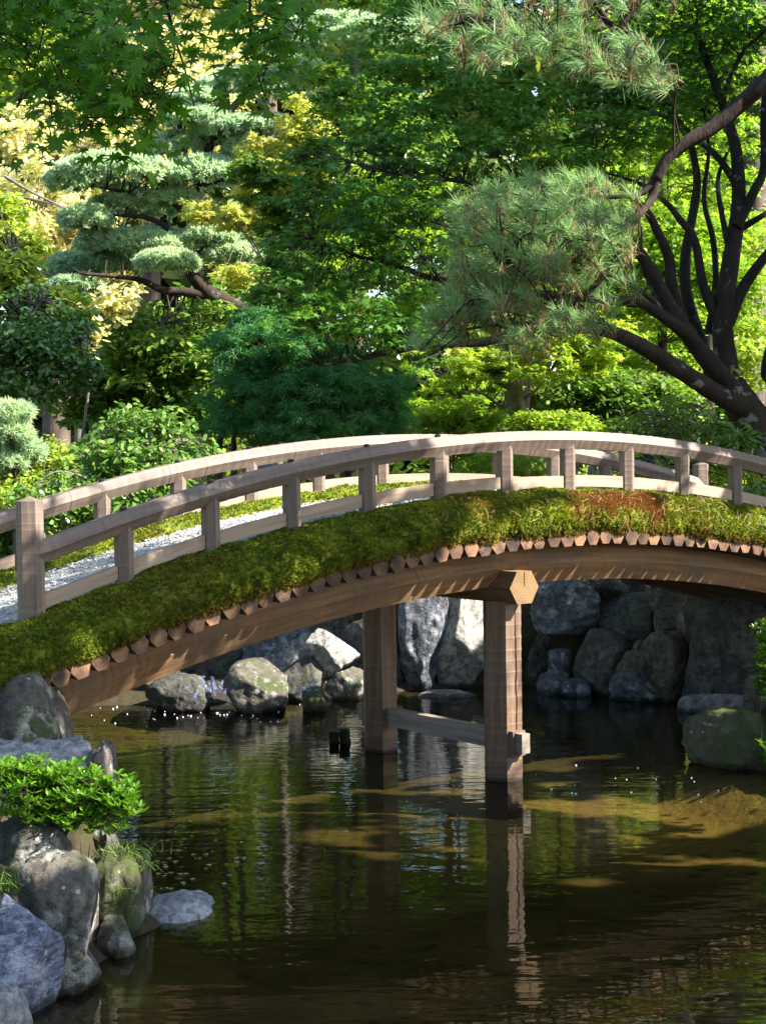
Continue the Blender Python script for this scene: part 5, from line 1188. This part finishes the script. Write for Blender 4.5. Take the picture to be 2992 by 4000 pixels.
# lit trees behind the spreading maple
broadleaf("lime_maple", "sunlit yellow-green maple glowing behind the limbs of the spreading maple", "tree", [(1440, 560, 190, 130, 25), (1250, 560, 130, 90, 25), (1350, 430, 150, 90, 25.5), (1540, 440, 120, 130, 25.5), (1580, 640, 100, 110, 25), (1400, 680, 150, 70, 24.5), (1220, 650, 110, 60, 24.5)], 240, 17000, 'maple_lime', 'maple5', 0.125, [stem(1430, 25, 480, .12, .05)], 'bark_maple', 54, .42, .3, tilt=.5)
broadleaf("lime_maple", "yellow-green maple seen between the upper limbs near the top right corner", "tree", [(1500, 260, 150, 110, 27), (1600, 130, 100, 130, 27), (1400, 330, 110, 80, 26.5), (1300, 320, 110, 60, 26.5), (1450, 60, 190, 90, 28), (1600, 330, 90, 120, 26)], 180, 12000, 'maple_lime', 'maple5', 0.135, [stem(1530, 27, 250, .12, .05)], 'bark_maple', 55, .42, .3, tilt=.5)
broadleaf("lime_maple", "pale green maple low behind the crest of the railing", "tree", [(1060, 550, 120, 60, 26), (780, 560, 110, 60, 27), (700, 690, 100, 60, 27), (840, 680, 110, 60, 27), (740, 430, 90, 80, 28), (880, 430, 100, 70, 28), (960, 740, 100, 50, 26), (1260, 640, 90, 60, 28), (1350, 760, 90, 50, 28), (1450, 760, 90, 60, 28), (970, 620, 120, 50, 26), (900, 540, 110, 50, 26.5), (1020, 830, 80, 60, 24), (950, 880, 100, 50, 23.5), (900, 810, 70, 60, 24), (1100, 470, 80, 40, 26)], 300, 21000, 'maple_lime', 'maple5', 0.12, [stem(960, 25, 600, .10, .04)], 'bark_maple', 56, .42, .3, tilt=.5)
sl = [([foot(1128, 22.5), at(1124, 1000, 22.5), at(1120, 920, 22.5), at(1114, 850, 22.5), at(1112, 800, 22.5)], .14, .10), (px_limb([(1112, 810), (1085, 760), (1068, 720), (1060, 680), (1072, 640)], 22.5), .07, .04), (px_limb([(1116, 800), (1128, 740), (1136, 690), (1138, 640)], 22.5), .06, .035),
      (px_limb([(1110, 840), (1060, 820), (1015, 805), (980, 775)], 22.5, 22.2), .045, .02), (px_limb([(1122, 870), (1160, 840), (1190, 800), (1230, 760)], 22.5, 22.3), .03, .012), (px_limb([(1112, 895), (1070, 870), (1040, 850), (1000, 842)], 22.4, 22), .025, .01), (px_limb([(1108, 800), (1100, 750), (1090, 700)], 22.6), .04, .03)]
broadleaf("mossy_maple", "small light-leaved maple with a mossy forked trunk just behind the railing's crest", "tree", [(1050, 770, 90, 35, 22), (1010, 800, 60, 30, 22), (1230, 735, 110, 40, 22), (1180, 790, 80, 40, 21.8), (1280, 780, 60, 40, 22.2), (1300, 720, 80, 30, 22.5), (1130, 760, 60, 30, 22), (1210, 690, 80, 30, 22.6)], 130, 5200, 'maple_lit', 'maple5', 0.11, sl, 'bark_moss', 57, .42, .25, tilt=.45)
broadleaf("rounded_bush", "pale green rounded bush beside the mossy trunk", "shrub", [(1200, 915, 90, 32, 21.5), (1160, 905, 50, 25, 21.5), (1250, 930, 60, 25, 21.4)], 100, 4000, 'maple_lit', 'oval', 0.07, [stem(1200, 21.5, 930, .03, .02)], 'bark_dark', 58, .45, .4)
broadleaf("rounded_bush", "green feathery bush filling the space left of the mossy trunk", "shrub", [(980, 900, 110, 40, 21.8), (1060, 915, 60, 35, 21.8), (900, 930, 70, 30, 21.6), (1000, 960, 120, 40, 21.5), (1150, 1000, 120, 30, 20.6), (1040, 1000, 80, 30, 20.8)], 150, 5500, 'maple_lime', 'lace', 0.11, [stem(980, 21.8, 930, .03, .02)], 'bark_dark', 59, .45, .4)
broadleaf("evergreen_shrub", "dark evergreen shrub in the hollow right of the mossy trunk", "shrub", [(1290, 850, 90, 60, 23.5), (1230, 860, 60, 50, 23.5), (1400, 870, 100, 60, 23.5), (1350, 820, 80, 40, 24), (1340, 920, 100, 30, 23)], 130, 5000, 'leaf_mid', 'oval', 0.11, [stem(1300, 23.5, 850, .06, .03)], 'bark_dark', 60, .42, .5)
broadleaf("rusty_shrub", "sparse brownish shrub between the dark evergreen and the big maple's trunk", "shrub", [(1400, 920, 130, 40, 21.5), (1480, 900, 90, 60, 21.8), (1450, 960, 110, 40, 21.3), (1360, 940, 60, 30, 21.4)], 120, 3000, 'leaf_mid', 'lance', 0.09, [stem(1440, 21.5, 900, .03, .01), (px_limb([(1440, 1000), (1480, 930), (1530, 870)], 21.5), .02, .006)], 'twigs', 62, .45, .6, tilt=.7)
broadleaf("rounded_bush", "clipped green hedge-like bush behind the far railing at the right", "shrub", [(1400, 1000, 120, 35, 20.2), (1500, 1020, 110, 45, 19.8), (1590, 1020, 60, 40, 19.2), (1350, 985, 60, 25, 20.6)], 130, 5200, 'leaf_yellow', 'oval', 0.055, [stem(1450, 20, 1010, .03, .02)], 'bark_dark', 63, .42, .5)
broadleaf("leafy_shrub", "glossy green shrub at the right end of the bridge below the big trunk", "shrub", [(1590, 960, 50, 40, 19.4), (1640, 1080, 40, 50, 17.8), (1560, 920, 50, 40, 21)], 50, 900, 'leaf_gloss', 'lance', 0.16, [stem(1600, 19.4, 980, .02, .01)], 'bark_dark', 64, .5, .7, tilt=.7)
# azaleas
broadleaf("azalea", "bright green azalea overhanging the rocks of the near shore", "shrub", [(60, 1665, 70, 30, 10.2, .2), (165, 1672, 60, 25, 10.15, .2), (255, 1705, 45, 30, 10.05, .15), (230, 1785, 50, 24, 9.95, .12), (285, 1745, 22, 25, 9.95, .1), (90, 1715, 130, 48, 10.1, .22), (200, 1730, 85, 42, 10.05, .2), (40, 1685, 80, 30, 10.2, .2), (255, 1735, 45, 40, 10.0, .15), (120, 1682, 75, 22, 10.2, .18), (170, 1775, 70, 28, 10.0, .15), (90, 1755, 100, 30, 10.0, .15)], 760, 500, 'leaf_azalea', 'azalea', 0.058,
          [(px_limb([(115, 1850), (112, 1800), (95, 1740), (60, 1690)], 10.15), .018, .006), (px_limb([(118, 1850), (150, 1790), (190, 1740), (240, 1715)], 10.1), .016, .005), (px_limb([(112, 1840), (70, 1780), (20, 1720)], 10.15), .014, .005), (px_limb([(170, 1765), (230, 1745), (275, 1720)], 10.05), .008, .003)], 'bark_dark', 65, .28, .8, droop=-.5, tilt=.5, twr=.004, whorl=7)
broadleaf("azalea", "small azalea with bright leaves hanging over the right edge of the pond", "shrub", [(1650, 1420, 25, 45, 15.0, .2), (1665, 1480, 40, 40, 15.0, .2), (1655, 1370, 25, 30, 15.1, .2), (1690, 1430, 50, 80, 15.2, .3), (1660, 1625, 20, 30, 14.4, .2)], 240, 300, 'leaf_azalea', 'azalea', 0.07, [(px_limb([(1720, 1560), (1690, 1480), (1660, 1400)], 15.2), .02, .008)], 'bark_dark', 66, .3, .8, droop=-.4, tilt=.5, twr=.004, whorl=7)
# grass tufts
def grass(label, x, y, Y, n, h, seed, spread=.12, droop=.5):
    r = np.random.default_rng(seed); b = at(x, y, Y); V, F = [], []
    for k in range(n):
        p = np.array([r.normal(0, spread), r.normal(0, spread * .6), 0]); d = np.array([r.normal(0, .45), r.normal(0, .45), 1.0]); d /= np.linalg.norm(d); L_ = h * (.5 + .7 * r.random())
        side = np.cross(d, r.normal(0, 1, 3)); side /= np.linalg.norm(side); i0 = len(V); w_ = .0035 + .002 * r.random(); hd = np.array([d[0], d[1], 0]) * 1.2 + np.array([0, 0, -droop])
        for f in (0, .35, .7, 1.0):
            c_ = p + d * L_ * f + hd * L_ * f * f * .5; q_ = w_ * (1 - f * .9); V += [c_ - side * q_, c_ + side * q_]
        F += [[i0 + 2 * i, i0 + 2 * i + 1, i0 + 2 * i + 3, i0 + 2 * i + 2] for i in range(3)]
    o = mesh_obj("grass_tuft", V, [4] * len(F), [i for f in F for i in f], M['grass']); o.location = b.tolist(); tag(o, label, "grass tuft")
grass("fine grass tuft at the top of the mossy ledge under the azalea's tip", 275, 1850, 10.0, 110, .15, 71)
grass("second fine grass tuft further along the mossy ledge", 300, 1880, 9.9, 60, .13, 72, .07)
grass("broad-bladed tuft hanging on the face of the mossy ledge", 285, 1925, 9.65, 18, .10, 73, .05, 1.0)
grass("grass tuft between the blue-grey boulder and the tall shore rock", 55, 1920, 8.85, 90, .14, 74, .10)
grass("grass at the left edge above the blue-grey boulder", 5, 1915, 9.2, 80, .18, 75, .12)
grass("single long blade clump beside the dark boulder under the bridge", 190, 1600, 11.2, 8, .16, 76, .03)
grass("small bright weed growing on the dark boulder under the bridge", 52, 1540, 10.85, 14, .07, 77, .02, 1.4)
grass("thin green sprig growing from the moss below the railing", 452, 1225, 12.55, 7, .13, 78, .02, .2)
grass("grass by the waterline under the bridge, beside the far pier", 790, 1515, 19.2, 120, .16, 79, .2)
# tall trunks and far wood
rr_ = np.random.default_rng(90)
for k, (x, Y, r_, lab) in enumerate(((118, 38, .36, "tall pale-barked conifer trunk behind the hanging maple leaves"), (322, 42, .34, "tall reddish conifer trunk rising out of the top of the picture left of the pine"), (352, 50, .3, "darker thin conifer trunk beside the reddish one"),
                                  (775, 44, .30, "conifer trunk above the top tier of the clipped pine"), (215, 46, .3, "conifer trunk half lost in golden leaves"), (1085, 34, .30, "thick grey trunk behind the mossy forked maple"), (1270, 36, .5, "wide dark trunk standing in the hollow right of the mossy maple"),
                                  (1380, 40, .34, "dim trunk behind the big maple's limbs"), (1620, 42, .36, "pale trunk glimpsed between the upper limbs near the right edge"), (640, 48, .36, "conifer trunk behind the orange maple"))):
    f_ = foot(x, Y); top = np.array([f_[0] + rr_.normal(0, .4), Y, 8.0 if k == 5 else 21.0]); root = empty("conifer", f_); tag(root, lab, "tree")
    mb = MB(); Ls = [tube(mb, [np.zeros(3), (top - f_) * .5 + np.array([rr_.normal(0, .1), 0, 0]), top - f_], r_, r_ * .5, 10, 1, .05)]; mb.build("trunk", [M['bark_far']], root)
    C, out, sc_, sr_ = crown_points([(top[0], top[1], 7.6, 2.2, 2.0, 1.3) if k == 5 else (top[0], top[1], 20.0, 2.8, 2.6, 3.4)], 46, 1700, .38, .4, 900 + k, .3, True)
    leaves("crown", C - f_, np.c_[np.zeros((len(C), 2)), np.ones(len(C))] + rr_.normal(0, .5, (len(C), 3)), out + rr_.normal(0, .4, (len(C), 3)), .5 * (.6 + .6 * rr_.random(len(C))), 'clump', 'wood_far', root)
C, out, sc_, sr_ = crown_points([(x, 46 + 7 * abs(math.sin(x)), z, 6, 5, 4.2) for x in range(-34, 40, 6) for z in (3.5, 8.5, 13.5)] + [(x, 60, z, 7, 4, 4.0) for x in range(-40, 48, 9) for z in (17, 23, 28)], 1500, 95000, .34, .5, 99, .3, True)
o = leaves("woods", C, rr_.normal(0, .6, (len(C), 3)) + np.array([0, -.4, .7]), out + rr_.normal(0, .5, (len(C), 3)), 1.05 * (.6 + .6 * rr_.random(len(C))), 'clump', 'wood_far')
tag(o, "far dark wood closing the garden behind all the trees", "wood", None, "stuff")
# a few fallen leaves on the gravel and moss of the bridge
V, F = [], []
for k in range(60):
    t_ = -1.5 + 11 * RNG.random(); o_ = (-0.1 - RNG.random() * 1.5) if k < 30 else 0.05 + 0.28 * RNG.random()
    zz_ = float(np.interp(o_, [-1.7, -0.1, 0.0, 0.16, 0.28, 0.36], [-0.53, -0.53, -0.50, -0.515, -0.575, -0.66]))
    p = bp(np.array(t_), o_, zz_ + 0.012); a = 2 * pi * RNG.random(); s_ = .014 + .014 * RNG.random(); b = len(V); nn = UP + RNG.normal(0, .35, 3); e1 = np.cross(nn, [cos(a), sin(a), 0]); e1 /= np.linalg.norm(e1); e2 = np.cross(nn, e1); e2 /= np.linalg.norm(e2)
    V += [p + s_ * (e1 * cos(q_) + e2 * sin(q_)) * (1 if i % 2 == 0 else .5) for i, q_ in enumerate(np.linspace(0, 2 * pi, 10, False))]; F.append(list(range(b, b + 10)))
m, nt, out = new_mat("fallen_leaf"); q = NT(nt); col = q.ramp(q.n("NewGeometry").outputs["Random Per Island"], [(0.1, (0.22, 0.10, 0.04)), (0.5, (0.34, 0.20, 0.07)), (0.9, (0.40, 0.12, 0.09))]); q.l(q.principled(col, 0.7), out.inputs[0]); M['fallen'] = m
o = mesh_obj("fallen_leaves", V, [10] * len(F), [i for f in F for i in f], M['fallen']); tag(o, "small brown and reddish fallen leaves on the gravel and moss of the bridge", "leaves", None, "stuff")
# leaf specks floating by the shore
V, F = [], []
for k in range(70):
    p = onz(RNG.normal(400, 70), RNG.normal(1880, 45), 0.006); a = 2 * pi * RNG.random(); s_ = .012 + .016 * RNG.random(); b = len(V)
    V += [p + s_ * np.array([cos(a + q_), sin(a + q_), 0]) * (1 if i % 2 == 0 else .55) for i, q_ in enumerate(np.linspace(0, 2 * pi, 6, False))]; F.append(list(range(b, b + 6)))
V = [v for v in V]; o = mesh_obj("floating_leaves", V, [6] * len(F), [i for f in F for i in f], M['leaf_tan']); tag(o, "tiny fallen leaves floating beside the near shore", "leaves", None, "stuff")
